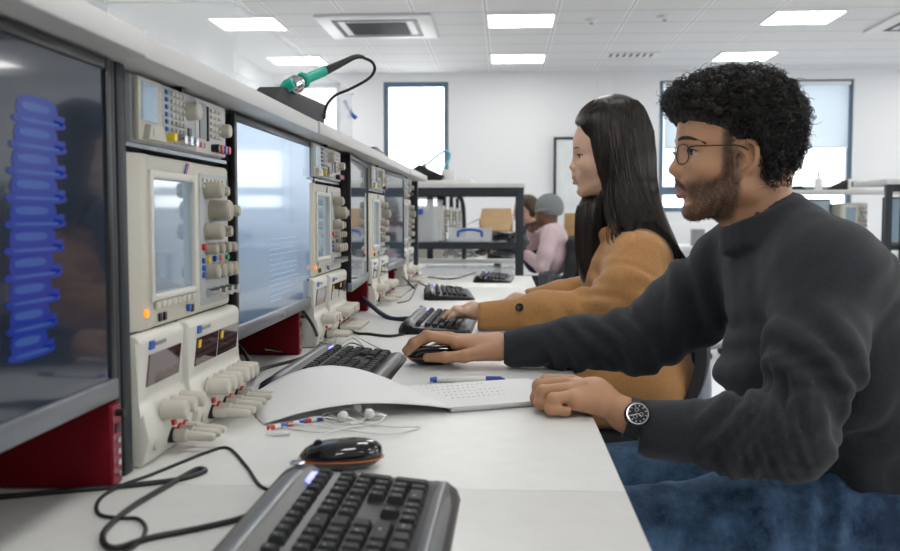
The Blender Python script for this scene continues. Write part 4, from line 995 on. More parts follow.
def skin_mat(name, col, beard=None, lips=None, sss=.12):
    Mt = mat(name, col, .48, bump=.12, bscale=260); nt = Mt.node_tree; b = nt.nodes['Principled BSDF']
    b.inputs['Subsurface Weight'].default_value = sss; b.inputs['Subsurface Radius'].default_value = (.012, .005, .003); b.inputs['Subsurface Scale'].default_value = .5
    at_ = nt.nodes.new('ShaderNodeAttribute'); at_.attribute_name = 'tone'; sp = nt.nodes.new('ShaderNodeSeparateColor'); nt.links.new(at_.outputs['Color'], sp.inputs[0])
    src = None; prev = (*col, 1)
    for ch_, c2 in ((0, beard), (1, lips)):
        if c2 is None: continue
        mx = nt.nodes.new('ShaderNodeMix'); mx.data_type = 'RGBA'; mx.inputs[7].default_value = (*c2, 1); nt.links.new(sp.outputs[ch_], mx.inputs[0])
        if src is None: mx.inputs[6].default_value = prev
        else: nt.links.new(src, mx.inputs[6])
        src = mx.outputs[2]
    if src is not None: nt.links.new(src, b.inputs['Base Color'])
    return Mt
def set_tone(ob, fn):
    me = ob.data; n = len(me.vertices); co = np.empty(n*3, F32); me.vertices.foreach_get('co', co); co = co.reshape(-1, 3)
    c = np.zeros((n, 4), F32); c[:, 3] = 1; c[:, :3] = fn(co); ca = me.color_attributes.new('tone', 'FLOAT_COLOR', 'POINT'); ca.data.foreach_set('color', c.ravel())

# ---- a head in its own frame: looks towards -x, z up, ear canal about x=.017, eye level z=0
def head_field(g=0.0, h=.0022):
    "g: 0 man, 1 woman (softer brow and jaw)"
    f = Field((-.135, -.10, -.21), (.125, .10, .145), h)
    f.ell((.006, 0, .035), (.099, .075, .088), 0).ell((-.030, 0, .020), (.068, .064, .066), .03)
    f.ell((-.032, 0, -.038), (.064, .056, .062), .025)
    for s_ in (-1, 1):
        f.cap((-.068, .012*s_, -.098+.003*g), (-.006, (.050-.004*g)*s_, -.066), .016, .018, .022)
        f.cap((-.006, (.050-.004*g)*s_, -.066), (.002, .058*s_, -.02), .018, .02, .02)
        f.ell((-.056, .043*s_, -.034), (.026, .020, .018+.004*g), .022)
        f.cap((-.090, .012*s_, .011), (-.068, .046*s_, .009), .0105-.003*g, .010-.003*g, .012)
    f.ell((-.076, 0, -.102+.006*g), (.0155-.001*g, .020-.003*g, .0155), .014)
    f.ell((-.076, 0, -.060), (.024, .030, .022), .016)
    for s_ in (-1, 1): f.ell((-.098, .032*s_, -.009), (.014, .018, .0115), .012, 'sub')
    # nose
    f.cap((-.091, 0, .004), (-.1015+.003*g, 0, -.026), .0068, .0085-.001*g, .010); f.ell((-.1035+.002*g, 0, -.0345), (.0122-.002*g, .0115-.001*g, .0100-.001*g), .008)
    for s_ in (-1, 1): f.ell((-.0935, .0125*s_, -.0400), (.0115-.001*g, .0072-.0007*g, .0082-.0007*g), .005); f.ell((-.099, .006*s_, -.0475), (.0045, .0032, .003), .002, 'sub')
    f.cap((-.0965, 0, -.046), (-.0955, 0, -.058), .0060, .0070, .010)
    # mouth
    for s_ in (-1, 1):
        f.cap((-.0995, .004*s_, -.0635), (-.0895, .021*s_, -.0685), .0048, .0028, .004)
        f.cap((-.0965, 0, -.0770), (-.0890, .018*s_, -.0730), .0055, .0032, .004)
        f.cap((-.1075, 0, -.0705), (-.0925, .0235*s_, -.0705), .0011, .0009, .0025, 'sub')
    f.ell((-.097, 0, -.0895), (.006, .016, .004), .010, 'sub')
    # eyelids over the ball (the ball itself is added after)
    for s_ in (-1, 1):
        c = (-.0735, .032*s_, -.008); f.ell(c, (.0130, .0135, .0128), .002)
        f.chain([(-.0875, .019*s_, -.009), (-.0895, .031*s_, -.0078), (-.0850, .0405*s_, -.0078), (-.0760, .0462*s_, -.0088)], [.0026, .0050, .0048, .0026], .0, 'sub')
        f.chain([(-.0870, .018*s_, -.006), (-.0885, .031*s_, -.0015), (-.0835, .0405*s_, -.0018), (-.0740, .0465*s_, -.0060)], [.0017]*4, .002); f.chain([(-.0855, .019*s_, -.0115), (-.0865, .031*s_, -.0142), (-.0815, .0400*s_, -.0138), (-.0740, .0455*s_, -.0105)], [.0015]*4, .002)
    # ears
    for s_ in (-1, 1) if g == 0 else ():
        e = []
        for k in range(15):
            a = -2.0+k*4.45/14; rx, rz_ = .0165, .0285
            e.append((-.012+rx*math.sin(a+.25)*.95+.004, s_*(.0765+.010*max(0, math.sin(a+.6))), -.022+rz_*math.cos(a)*(1.0 if k < 9 else .92)))
        f.chain(e, [.0036]*15, .003); f.ell((-.013, .0735*s_, -.022), (.0155, .0055, .026), .004)
        f.ell((-.018, .0795*s_, -.024), (.0070, .0065, .012), .002, 'sub'); f.ell((-.022, .0750*s_, -.0485), (.0055, .0050, .0085), .009); f.ell((-.026, .0760*s_, -.026), (.0035, .004, .006), .003)
        f.chain([(-.017, .079*s_, -.006), (-.008, .082*s_, -.016), (-.007, .081*s_, -.032), (-.017, .078*s_, -.041)], [.0022]*4, .0015)
    # neck
    f.cap((.028, 0, -.045), (.045, 0, -.165), .054-.008*g, .046-.004*g, .03); f.cap((-.020, 0, -.095), (.030, 0, -.150), .022, .030, .03)
    return f
def head_parts(g): f = head_field(g); return [f.mesh()]
def eyes(parent, R, T, iris=(.03, .015, .01)):
    for s_ in (-1, 1):
        c = np.array(R)@np.array((-.0740, .032*s_, -.008))+np.array(T); d = np.array(R)@np.array((-1, -.22, -.08)); d = d/np.linalg.norm(d)
        o = MB().ball((0, 0, 0), .0127, 18, 12).build('eye', M['eyewhite'], parent, 180); o.location = c
        MB().lathe((0, 0, 0), tuple(d), [(.0108, .0064), (.0112, .0065), (.0121, .0046), (.0129, .0015)], 16).build('iris', M['iris'], o, 180)
M['eyewhite'] = mat('eye_white', (.62, .58, .55), .25); M['iris'] = mat('dark_iris', (.02, .010, .006), .12, coat=.6)
# ---- a hand: fingers given as world joint chains
def hand_field(lo, hi, palm, fingers, h=.0019):
    f = Field(lo, hi, h)
    for (a, b, ra, rb, fl) in palm: f.cap(a, b, ra, rb, .012, 'add', fl)
    for pts, rs in fingers:
        f.chain(pts, rs, .0035)
        for p, r in zip(pts[1:-1], rs[1:-1]): f.ell(p, (r*1.06,)*3, .003)
    return f
def strands(name, m_, parent, curves, r0, r1=.3, n=3):
    "many hair strands as one mesh; curves: list of point arrays"
    Vs, Fq, o = [], [], 0
    for c in curves:
        c = np.asarray(c); k = len(c); t = np.gradient(c, axis=0); t /= np.linalg.norm(t, axis=1)[:, None]+1e-9
        ref = np.array([.3, .5, .81]); u = np.cross(t, ref); u /= np.linalg.norm(u, axis=1)[:, None]+1e-9; v = np.cross(t, u)
        rad = r0*(1-(1-r1)*np.linspace(0, 1, k)**2)[:, None]
        ring = np.stack([c+rad*(u*math.cos(2*PI*q/n)+v*math.sin(2*PI*q/n)) for q in range(n)], 1); Vs.append(ring.reshape(-1, 3))
        i = np.arange(k-1)[:, None]*n+np.arange(n)[None]; j = np.arange(k-1)[:, None]*n+(np.arange(n)[None]+1) % n
        Fq.append(np.stack([i, j, j+n, i+n], -1).reshape(-1, 4)+o); o += k*n
    return np_mesh([(np.concatenate(Vs), np.concatenate(Fq))], name, m_, parent)
def hair_mat(name, col, rough=.38, spec=.5):
    Mt = mat(name, col, rough, spec=spec); Mt.node_tree.nodes['Principled BSDF'].inputs['Anisotropic'].default_value = .5; return Mt
def cloth_disp(parts, seeds, amp, folds=()):
    out = []
    for V, Fq in parts:
        V = V.astype(np.float64)
        e1 = V[Fq[:, 1]]-V[Fq[:, 0]]; e2 = V[Fq[:, 2]]-V[Fq[:, 0]]; fn = np.cross(e1, e2); N = np.zeros_like(V)
        for k in range(4): np.add.at(N, Fq[:, k], fn)
        N /= np.linalg.norm(N, axis=1)[:, None]+1e-12
        d = noise3(V, seeds, 6, 22)*amp
        for fo in folds: d = d+fo(V)
        out.append((V+N*d[:, None], Fq))
    return out
def limb_folds(a, b, r, amp, freq, seed, t0=0., t1=1., twist=1.2, edge=.12):
    "soft creases that run round a limb between two joints"
    a, b = np.array(a, float), np.array(b, float); ax = (b-a); L = np.linalg.norm(ax); ax /= L; u = np.cross(ax, (0.1, .3, 1.)); u /= np.linalg.norm(u); v = np.cross(ax, u); rs = np.random.RandomState(seed); ph = rs.rand(4)*6.28
    def fn(V):
        q = V-a; t = q@ax/L; x, y = q@u, q@v; rad = np.sqrt(x*x+y*y); th = np.arctan2(y, x)
        w_ = np.clip((t-t0)/edge, 0, 1)*np.clip((t1-t)/edge, 0, 1)*np.clip((r*1.9-rad)/(r*.5), 0, 1)
        s1 = np.sin(2*PI*freq*t+2.2*noise3(V, seed, 4, 14)+twist*np.sin(th+ph[0])*2+1.3*np.sin(2*th+ph[1])+.8*np.sin(2*PI*t*1.7+ph[2])); amp_ = .55+.45*np.sin(th*1.0+ph[3]+3*t)
        return amp*w_*amp_*(np.abs(s1)**.7*np.sign(s1))
    return fn

# =================================================================== the man
man = thing('person', 'person with curly black hair, glasses, charcoal sweatshirt and jeans holding a mouse', 'person', (0, 0, 0))
HM = np.array((.386, 1.600, 1.141)); RM = rotz(math.radians(-1))
ZD = DZ
# hands in world space
# right hand on the mouse (far arm)
rw = np.array((.035, 1.800, .779))
pal = np.array((-.050, 1.812, .783))
K = [np.array(p) for p in ((-.100, 1.783, .796), (-.103, 1.806, .799), (-.098, 1.828, .794), (-.088, 1.848, .786))]
fr = [([K[0], (-.142, 1.772, .8045), (-.168, 1.770, .790), (-.184, 1.772, .773)], (.0098, .0090, .0080, .0066)),
      ([K[1], (-.150, 1.806, .802), (-.176, 1.808, .788), (-.191, 1.810, .772)], (.0100, .0092, .0082, .0068)),
      ([K[2], (-.142, 1.838, .795), (-.166, 1.842, .780), (-.180, 1.843, .766)], (.0098, .0088, .0080, .0066)),
      ([K[3], (-.122, 1.864, .782), (-.142, 1.868, .768), (-.155, 1.868, .756)], (.0090, .0080, .0072, .0060)),
      ([(-.030, 1.782, .775), (-.075, 1.766, .768), (-.112, 1.764, .766), (-.146, 1.772, .764)], (.0150, .0118, .0100, .0082))]
palm = [(tuple(pal+np.array((.035, -.004, 0))), tuple(K[0]+np.array((.008, 0, -.006))), .021, .0125, None), (tuple(pal+np.array((.035, .0, .0))), tuple(K[1]+np.array((.008, 0, -.006))), .021, .013, None), (tuple(pal+np.array((.032, .008, -.002))), tuple(K[2]+np.array((.008, 0, -.006))), .021, .013, None),
        (tuple(pal+np.array((.030, .014, -.006))), tuple(K[3]+np.array((.008, 0, -.006))), .019, .012, None), (tuple(rw), tuple(pal+np.array((.03, 0, -.002))), .026, .024, ((0, 0, 1), 1.15)), (tuple(rw), (.085, 1.794, .782), .0265, .032, ((0, 0, 1), 1.1)), ((.085, 1.794, .782), (.16, 1.778, .79), .032, .036, None),
        ((-.012, 1.790, .776), (-.05, 1.780, .772), .020, .0155, None)]
handR = hand_field((-.21, 1.73, .745), (.17, 1.89, .84), palm, fr)
# left hand: a relaxed fist on the booklet corner (near arm)
HO = np.array((.012, -.048, -.001)); lw = np.array((.178, 1.366, .742))
K = [np.array(p)+HO for p in ((.088, 1.478, .782), (.078, 1.452, .783), (.076, 1.427, .779), (.083, 1.404, .773))]
fl_ = [([K[0], (.052, 1.492, .780), (.048, 1.488, .763), (.070, 1.480, .757)], (.0102, .0098, .0088, .0078)),
       ([K[1], (.040, 1.458, .778), (.036, 1.455, .761), (.062, 1.449, .7555)], (.0106, .0100, .0090, .0080)),
       ([K[2], (.044, 1.427, .775), (.040, 1.424, .759), (.065, 1.420, .7545)], (.0102, .0096, .0088, .0078)),
       ([K[3], (.058, 1.398, .770), (.054, 1.396, .756), (.076, 1.394, .7530)], (.0094, .0088, .0080, .0070)),
       ([(.120, 1.462, .762), (.085, 1.492, .758), (.055, 1.505, .757)], (.0145, .0110, .0090))]
fl_ = [([tuple(np.array(p)+(HO if i or q == 4 else 0)) for i, p in enumerate(pp)], rr_) for q, (pp, rr_) in enumerate(fl_)]
pc_ = np.array((.120, 1.428, .770))+HO
palm = [(tuple(pc_), tuple(k+np.array((.006, 0, -.004))), .0205, .0125, None) for k in K]+[(tuple(lw), tuple(pc_), .0235, .0245, ((.5, 0, 1), 1.1)), (tuple(lw), (.240, 1.360, .727), .0245, .033, None), (tuple(pc_+np.array((.0, -.02, -.006))), tuple(K[3]+np.array((.01, 0, -.008))), .017, .012, None)]
handL = hand_field((.015, 1.31, .69), (.25, 1.53, .815), palm, fl_)
# body under the clothes
shN, elN, wrN = (.470, 1.445, .925), (.398, 1.335, .724), (.220, 1.365, .722)
shF, elF, wrF = (.430, 1.770, .945), (.250, 1.775, .800), (.045, 1.798, .783)
fb = Field((-.02, 1.2, .40), (.82, 2.0, 1.14), .011)
fb.ell((.60, 1.61, .60), (.12, .15, .13), 0).ell((.52, 1.60, .80), (.09, .12, .13), .06).cap((.47, 1.52, .92), (.46, 1.69, .92), .04, .04, .03)
fb.cap((.46, 1.60, .93), (.42, 1.60, 1.03), .045, .045, .03)
for P_ in ((shN, elN, (.235, 1.362, .724)), (shF, elF, (.10, 1.792, .784))): fb.chain(P_, (.045, .036, .030), .02)
for y in (1.50, 1.72): fb.chain([(.60, y, .53), (.17, y, .525), (.14, y, .12)], (.06, .04, .03), .02)
M['skin1'] = skin_mat('warm_brown_skin', (.50, .265, .150), beard=(.050, .030, .020), lips=(.36, .17, .12))
hp = tf(head_parts(0), RM, HM)
body = np_mesh([hp[0], handR.mesh(), handL.mesh(), fb.mesh()], 'body', M['skin1'], man)
def man_tone(co):
    q = (co-HM)@RM; x, y, z = q.T; n = noise3(q, 3, 5, 180)*.5+noise3(q, 5, 4, 600)*.5; ay = np.abs(y)
    def sm(v, a, b): t = np.clip((v-a)/(b-a), 0, 1); return t*t*(3-2*t)
    # jaw line and chin beard, fading to the cheek; moustache
    top = -.052+.022*sm(x, -.065, -.02)+.03*sm(x, -.048, -.026)
    lower = sm(top-z, -.006, .012)*sm(z, -.128, -.112)*sm(-.008-x, .0, .014)*(1-sm(z, .01, .03))
    front = (1-sm(ay, .012, .03))*sm(-.070-x, 0, .006); keep = 1-front*sm(z, -.099, -.088)*(1-sm(z, -.050, -.044)*0)
    beard = np.clip(lower*keep, 0, 1)*(.78+.5*n)
    mz = z+.55*np.clip(ay-.008, 0, 1); mous = sm(mz, -.0640, -.0600)*(1-sm(mz, -.0535, -.0475))*(1-sm(ay, .022, .034))*sm(-.080-x, 0, .004)
    sideb = sm(ay, .052, .060)*sm(x, -.048, -.038)*(1-sm(x, -.030, -.022))*sm(z, -.07, -.06)*(1-sm(z, .05, .06))
    chin = (1-sm(ay, .016, .028))*sm(-.066-x, 0, .006)*(1-sm(z, -.098, -.092))*sm(z, -.122, -.112)
    b = np.clip(np.maximum.reduce([beard, mous*(.9+.2*n), sideb*(.8+.4*n), chin*(.75+.4*n)]), 0, .95)
    lip = (np.abs(z+.0705) < .0125)*(ay < .0235)*(x < -.088)*(1-np.clip(mous, 0, 1)); lip = lip*sm(.0125-np.abs(z+.0705), 0, .003)
    far = (np.abs(co-HM) > .25).any(1)
    o = np.stack([b, lip, lip*0], 1); o[far] = 0; return o
set_tone(body, man_tone); eyes(man, RM, HM)
def head_local(pts, R, T): return [tuple(np.array(R)@np.array(p)+T) for p in pts]
M['hair1'] = hair_mat('black_curly_hair', (.012, .010, .009), .45)
for s_ in (-1, 1):
    MB().tube(head_local([(-.1010, .010*s_, .0095), (-.1000, .022*s_, .0150), (-.0895, .038*s_, .0145), (-.0760, .0530*s_, .0095), (-.0660, .0600*s_, .0040)], RM, HM), lambda f: .0034*(1-.5*abs(f*2-1)), 6, 6, 1.3).build('eyebrow', M['hair1'], man, 180)
    MB().tube(head_local([(-.0880, .019*s_, -.0070), (-.0905, .031*s_, -.0030), (-.0865, .0405*s_, -.0032), (-.0745, .0480*s_, -.0075)], RM, HM), .0011, 6, 6).build('eyelashes', M['hair1'], man, 180)
# curly hair: a lumpy cap and thousands of short curls
rs = np.random.RandomState(7)
fh = Field((-.16, -.13, -.08), (.155, .13, .175), .0035)
fh.ell((-.003, 0, .048), (.094, .083, .074), 0).ell((-.068, 0, .074), (.044, .066, .030), .025).ell((.020, 0, .008), (.064, .076, .080), .03)
fh.ell((-.098, 0, -.008), (.056, .11, .050), .008, 'sub').ell((-.050, 0, -.045), (.060, .12, .062), .006, 'sub')
for s_ in (-1, 1): fh.ell((-.010, .088*s_, -.026), (.025, .030, .038), .006, 'sub')
def sample(fld, n, rs_):
    V, Fq = fld.mesh(); i = rs_.randint(0, len(Fq), n); P0 = V[Fq[i]].mean(1); e1 = V[Fq[i, 1]]-V[Fq[i, 0]]; e2 = V[Fq[i, 2]]-V[Fq[i, 0]]; N = np.cross(e1, e2); N /= np.linalg.norm(N, axis=1)[:, None]+1e-9; return P0, N
P0, N0 = sample(fh, 420, rs)
for p, nn in zip(P0, N0):
    if (p[0] < -.02 and p[2] < .035) or (abs(p[1]) > .05 and (p[0]+.010)**2/.034**2+(p[2]+.024)**2/.046**2 < 1): continue
    r = rs.uniform(.006, .0115); c = p+nn*r*.1; fh.ell(c, (r, r, r), .003)
cap_ = tf([fh.mesh()], RM, HM)
np_mesh(cap_, 'hair', M['hair1'], man)
P0, N0 = sample(fh, 5200, rs); cur = []
for p, nn in zip(P0, N0):
    if p[2] < .0 and p[0] < -.028: continue
    if p[0] < -.030 and p[2] < .080 and nn[2] < -.30: continue
    if p[0] < -.030 and p[2] < .040: continue
    if abs(p[1]) > .055 and (p[0]+.010)**2/.028**2+(p[2]+.024)**2/.040**2 < 1: continue
    if abs(p[1]) < .060 and p[2] < .055 and p[0] < -.05: continue
    if p[2] < -.075: continue
    a = np.cross(nn, rs.normal(size=3)); a /= np.linalg.norm(a)+1e-9; b = np.cross(nn, a); r = rs.uniform(.0038, .0095); t_ = np.linspace(0, rs.uniform(4.5, 8.5), 13)
    c = p+nn*(rs.uniform(-.002, .004))+r*np.cos(t_)[:, None]*a+(r*np.sin(t_)[:, None])*(b*.6+nn*.8)+nn*(t_[:, None]*rs.uniform(.0003, .0020))+np.array((-.2, 0, -.25))*(t_[:, None]*.0008); cur.append(c)
st = strands('hair_curls', M['hair1'], man, [c@RM.T+HM for c in cur], .00075, .4); 
# whiskers so that the beard is not just colour
fhd = head_field(0, .004); P0, N0 = sample(fhd, 16000, rs); tone = man_tone(P0@RM.T+HM)[:, 0]; keep = rs.rand(len(P0)) < tone*1.2-.12; cur = []
for p, nn in zip(P0[keep], N0[keep]):
    d = nn*.5+np.array((.15, 0, -.8))+rs.normal(size=3)*.35; d /= np.linalg.norm(d); L_ = rs.uniform(.002, .0045)
    cur.append(np.array([p, p+d*L_*.5+nn*.0004, p+d*L_]))
strands('beard', M['hair1'], man, [c@RM.T+HM for c in cur], .00028, .4)
# glasses
M['lens'] = mat('spectacle_lens', (1, 1, 1), .02, alpha=.035, spec=.25)
gl = MB(); T_ = lambda p: Vector(tuple(RM@np.array(p)+HM))
for s_ in (-1, 1):
    ring = [(-.104+.0015*abs(math.sin(a)), s_*.032+.0235*math.cos(a), -.011+.0160*math.copysign(abs(math.sin(a))**.8, math.sin(a))) for a in [2*PI*k/28 for k in range(29)]]
    ring = [(x+.30*max(0, abs(y)-.018), y, z) for x, y, z in ring]
    gl.tube([T_(p) for p in ring], .0010, 6, 0)
    gl.tube([T_(p) for p in ((-.0930, .0545*s_, -.002), (-.086, .0640*s_, .000), (-.070, .0705*s_, .000), (-.045, .0755*s_, .000), (-.020, .0820*s_, -.001), (-.006, .0840*s_, -.008))], .0011, 6, 6)
gl.tube([T_(p) for p in ((-.105, -.009, -.009), (-.109, 0, -.005), (-.105, .009, -.009))], .0009, 6, 6)
go = gl.build('glasses', M['steel'], man, 180)
for s_ in (-1, 1):
    b = MB(); pts = [(-.104, s_*.032+.0228*math.cos(a), -.011+.0155*math.copysign(abs(math.sin(a))**.8, math.sin(a))) for a in [2*PI*k/24 for k in range(24)]]
    pts = [(x+.30*max(0, abs(y)-.018), y, z) for x, y, z in pts]
    A = [b.bm.verts.new(T_(p)) for p in pts]; Bq = [b.bm.verts.new(T_((p[0]+.0012, p[1], p[2]))) for p in pts]; b.rings([A, Bq]); b.build('lens', M['lens'], go, 30)
# sweatshirt
fs = Field((-.04, 1.20, .48), (.86, 2.0, 1.10), .0068)
fs.ell((.615, 1.61, .62), (.150, .185, .16), 0).ell((.540, 1.605, .76), (.176, .190, .17), .06).ell((.510, 1.60, .905), (.135, .185, .105), .06)
fs.cap((.500, 1.47, .945), (.455, 1.74, .950), .066, .062, .06).cap((.46, 1.59, 1.005), (.485, 1.47, .955), .05, .06, .05).cap((.45, 1.61, 1.0), (.44, 1.74, .955), .05, .055, .05)
fs.chain([shN, (.445, 1.380, .83), elN], (.072, .064, .057), .04); fs.chain([elN, (.33, 1.345, .722), (.215, 1.362, .725)], (.057, .053, .042), .03)
fs.chain([shF, (.345, 1.78, .868), elF], (.074, .066, .058), .05); fs.chain([elF, (.14, 1.785, .793), (.020, 1.798, .780)], (.056, .047, .037), .03)
# rolled stand collar
ring = []
for k in range(25):
    a = 2*PI*k/24; ring.append((.424+.058*math.cos(a), 1.602+.066*math.sin(a), 1.030+.026*math.cos(a)))
fs.cap((.47, 1.60, .96), (.430, 1.602, 1.015), .085, .054, .04); fs.chain(ring, [.0100]*25, .006); fs.chain([(p[0]+.001, p[1], p[2]-.012) for p in ring], [.0115]*25, .006); fs.chain([(p[0]+.003, 1.602+(p[1]-1.602)*1.04, p[2]-.026) for p in ring], [.0125]*25, .006)
fs.cap((.40, 1.602, 1.09), (.43, 1.602, 1.00), .048, .050, .004, 'sub')
# hollow cuffs
fs.cap((.120, 1.371, .7250), (.152, 1.370, .7250), .050, .050, .002, 'sub'); fs.cap((-.09, 1.802, .779), (-.045, 1.800, .779), .050, .050, .002, 'sub')
fol = [limb_folds(shN, elN, .07, .0060, 3.5, 1, .25, 1.1, 2.4), limb_folds(elN, (.232, 1.36, .724), .06, .0055, 4.5, 2, -.25, .85, 2.6), limb_folds(shF, elF, .07, .0055, 3.4, 3, .0, 1.1, 2.4), limb_folds(elF, (.02, 1.798, .781), .055, .0045, 5, 4, -.1, .85, 2.5), limb_folds(elN, (.232, 1.36, .724), .06, .0030, 9, 7, -.2, .7, 3.0), limb_folds(shN, elN, .07, .0030, 8, 8, .5, 1.1, 3.0),
       limb_folds((.62, 1.61, .56), (.50, 1.60, .95), .20, .0085, 3.5, 5, .0, .9, 2.8, .2), limb_folds((.58, 1.45, .66), (.46, 1.5, .98), .16, .0045, 6, 6, .05, .95, 2.5)]
def fleece(name, col):
    Mt = mat(name, col, .9, sheen=.12, bump=.35, bscale=700, var=.18, vscale=240); return Mt
M['sweat'] = fleece('charcoal_fleece', (.019, .022, .027))
np_mesh(cloth_disp([fs.mesh()], 3, .004, fol), 'sweatshirt', M['sweat'], man)
# jeans
fj = Field((.0, 1.30, .10), (.80, 1.92, .74), .009)
fj.ell((.63, 1.61, .57), (.135, .180, .115), 0)
for y, y2, zz in ((1.505, 1.47, .598), (1.715, 1.74, .602)):
    fj.chain([(.60, y, .540), (.38, y2, zz-.055), (.165, y2, zz-.065)], (.096, .086, .070), .04); fj.chain([(.165, y2, zz-.075), (.13, y2, .38), (.15, y2, .12)], (.068, .060, .052), .03)
fj2 = [limb_folds((.60, 1.505, .56), (.165, 1.47, .598), .095, .0075, 7, 11, .05, .9, 1.6), limb_folds((.60, 1.715, .56), (.165, 1.74, .602), .095, .0065, 7, 12, .05, .9, 1.6)]
def denim():
    Mt = mat('blue_denim', (.045, .095, .18), .85, bump=.4, bscale=500); nt = Mt.node_tree; b = nt.nodes['Principled BSDF']
    tc = nt.nodes['Texture Coordinate'] if 'Texture Coordinate' in nt.nodes else nt.nodes.new('ShaderNodeTexCoord')
    n = nt.nodes.new('ShaderNodeTexNoise'); n.inputs['Scale'].default_value = 9; n.inputs['Detail'].default_value = 8; n.inputs['Roughness'].default_value = .7; nt.links.new(tc.outputs['Object'], n.inputs['Vector'])
    r = nt.nodes.new('ShaderNodeValToRGB'); r.color_ramp.elements[0].position = .38; r.color_ramp.elements[0].color = (.008, .026, .065, 1); r.color_ramp.elements[1].position = .66; r.color_ramp.elements[1].color = (.10, .20, .34, 1)
    nt.links.new(n.outputs['Fac'], r.inputs[0]); nt.links.new(r.outputs[0], b.inputs['Base Color']); return Mt
M['denim'] = denim()
np_mesh(cloth_disp([fj.mesh()], 9, .004, fj2), 'jeans', M['denim'], man)
M['seam'] = mat('seam_thread', (.30, .18, .06), .7)
for s_, y in ((-1, 1.50), (1, 1.72)): MB().box((.10, y-.045, .0), (.26, y+.045, .085), .03, 3).build('shoe', M['black'], man)
# wristwatch on the left wrist
wc = Vector((.186, 1.364, .739)); wx = (Vector((.240, 1.360, .727))-Vector((.178, 1.366, .742))).normalized()
wv = Vector((-.20, -.88, .42)); wv = (wv-wx*wv.dot(wx)).normalized(); wu = wx.cross(wv)
Rw = Matrix((wx, wu, wv)).transposed().to_4x4(); Rw.translation = wc
mb = MB(); R1 = [[mb.bm.verts.new(wc+wx*dx+(wv*math.cos(a)+wu*math.sin(a))*rr_) for a in [2*PI*k/32 for k in range(32)]] for dx, rr_ in ((-.010, .0275), (-.0105, .0300), (.0105, .0300), (.010, .0275))]
mb.rings(R1, False, True).build('watch_strap', M['black'], man)
face = wc+wv*.0275
w_ = MB().lathe(face, wv, [(0, .0175), (.006, .0185), (.010, .0180), (.012, .0160)], 32).build('watch_case', M['black'], man)
MB().lathe(face+wv*.0105, wv, [(0, .0162), (.0028, .0154), (.0029, .0138)], 32).build('watch_bezel', M['chrome'], w_)
MB().lathe(face+wv*.0128, wv, [(0, .0137), (.0008, .0137)], 32).build('watch_dial', M['blackm'], w_)
mb = MB(); o_ = face+wv*.0138
for k in range(12):
    a = 2*PI*k/12; d = wx*math.cos(a)+wu*math.sin(a); mb.tube([o_+d*.0102, o_+d*.0126], .0006, 4, 0)
for a, L_ in ((.4, .007), (2.6, .0100)): d = wx*math.cos(a)+wu*math.sin(a); mb.tube([o_, o_+d*L_], .0006, 4, 0)
for cx, cy in ((.005, 0), (-.0025, .005), (-.0025, -.005)):
    c = o_+wx*cx+wu*cy; mb.tube([c+(wx*math.cos(2*PI*k/12)+wu*math.sin(2*PI*k/12))*.0026 for k in range(13)], .0003, 4, 0)
mb.build('watch_marks', M['white'], w_)
# thumbnail of the mouse hand
# =================================================================== the woman
wom = thing('person', 'person with long straight dark hair and a camel coat typing at a keyboard', 'person', (0, 0, 0))
HW = np.array(at(612, 153.5, 2.45)); RW_ = rotz(math.radians(-3)); SW = .965
M['skin2'] = skin_mat('light_skin', (.66, .42, .30), lips=(.50, .24, .20))
hpw = [(v*SW, f) for v, f in head_parts(1)]; hpw = tf(hpw, RW_, HW)
def whand(wr, K0, tipx, tipz, y0, dy, th, z0):
    fr = []
    K = [np.array((K0[0]+abs(i-1.2)*.004, y0+i*dy, K0[2]-abs(i-1.2)*.002)) for i in range(4)]
    for i, k in enumerate(K):
        L_ = (.0, -.006, -.003, .010)[i]; tip = np.array((tipx+L_, k[1]+(.002 if dy > 0 else -.002)*(i-1.5), tipz))
        m1_ = k+(tip-k)*.42+np.array((0, 0, .009)); m2_ = k+(tip-k)*.78+np.array((0, 0, .004)); fr.append(([k, m1_, m2_, tip], (.0082, .0074, .0066, .0054)))
    fr.append(([th[0], th[1], th[2]], (.0105, .0085, .0068)))
    pc = np.array(wr)*.35+K.copy()[1]*.65 if False else np.array(wr)*.35+K[1]*.65
    pal = [(tuple(pc), tuple(k), .0165, .0100, None) for k in K]+[(tuple(wr), tuple(pc), .0200, .0190, None), (tuple(wr), tuple(np.array(wr)*2-pc), .020, .023, None)]
    lo = np.minimum(np.array(wr)*2-pc, np.array((tipx, y0, tipz)))-.035; hi = np.maximum(np.array(wr)*2-pc, K[0])+.035; lo[1] = min(lo[1], y0-.05, y0+3*dy-.03); hi[1] = max(hi[1], y0+.05, y0+3*dy+.03); lo[2] = z0
    return hand_field(lo, hi, pal, fr, .0019).mesh()
hL = whand((-.040, 2.372, .786), (-.103, 0, .797), -.150, .7745, 2.402, -.0155, ((-.075, 2.405, .782), (-.095, 2.420, .778), (-.118, 2.424, .774)), .744)
hR = whand((.070, 2.735, .785), (.012, 0, .790), -.034, .7500, 2.715, .0155, ((.04, 2.712, .772), (.015, 2.700, .762), (-.008, 2.702, .752)), .744)
fb = Field((.0, 2.1, .40), (.62, 2.85, 1.06), .012)
fb.ell((.34, 2.48, .84), (.075, .11, .14), 0).ell((.37, 2.48, .60), (.08, .11, .12), .05).cap((.32, 2.47, .92), (.29, 2.465, 1.0), .035, .035, .03).cap((.33, 2.34, .92), (.33, 2.61, .92), .035, .035, .03)
fb.chain([(.37, 2.42, .55), (.05, 2.40, .57), (.03, 2.40, .44)], (.05, .04, .03), .02); fb.chain([(.37, 2.55, .55), (.05, 2.57, .57), (.03, 2.57, .44)], (.05, .04, .03), .02)
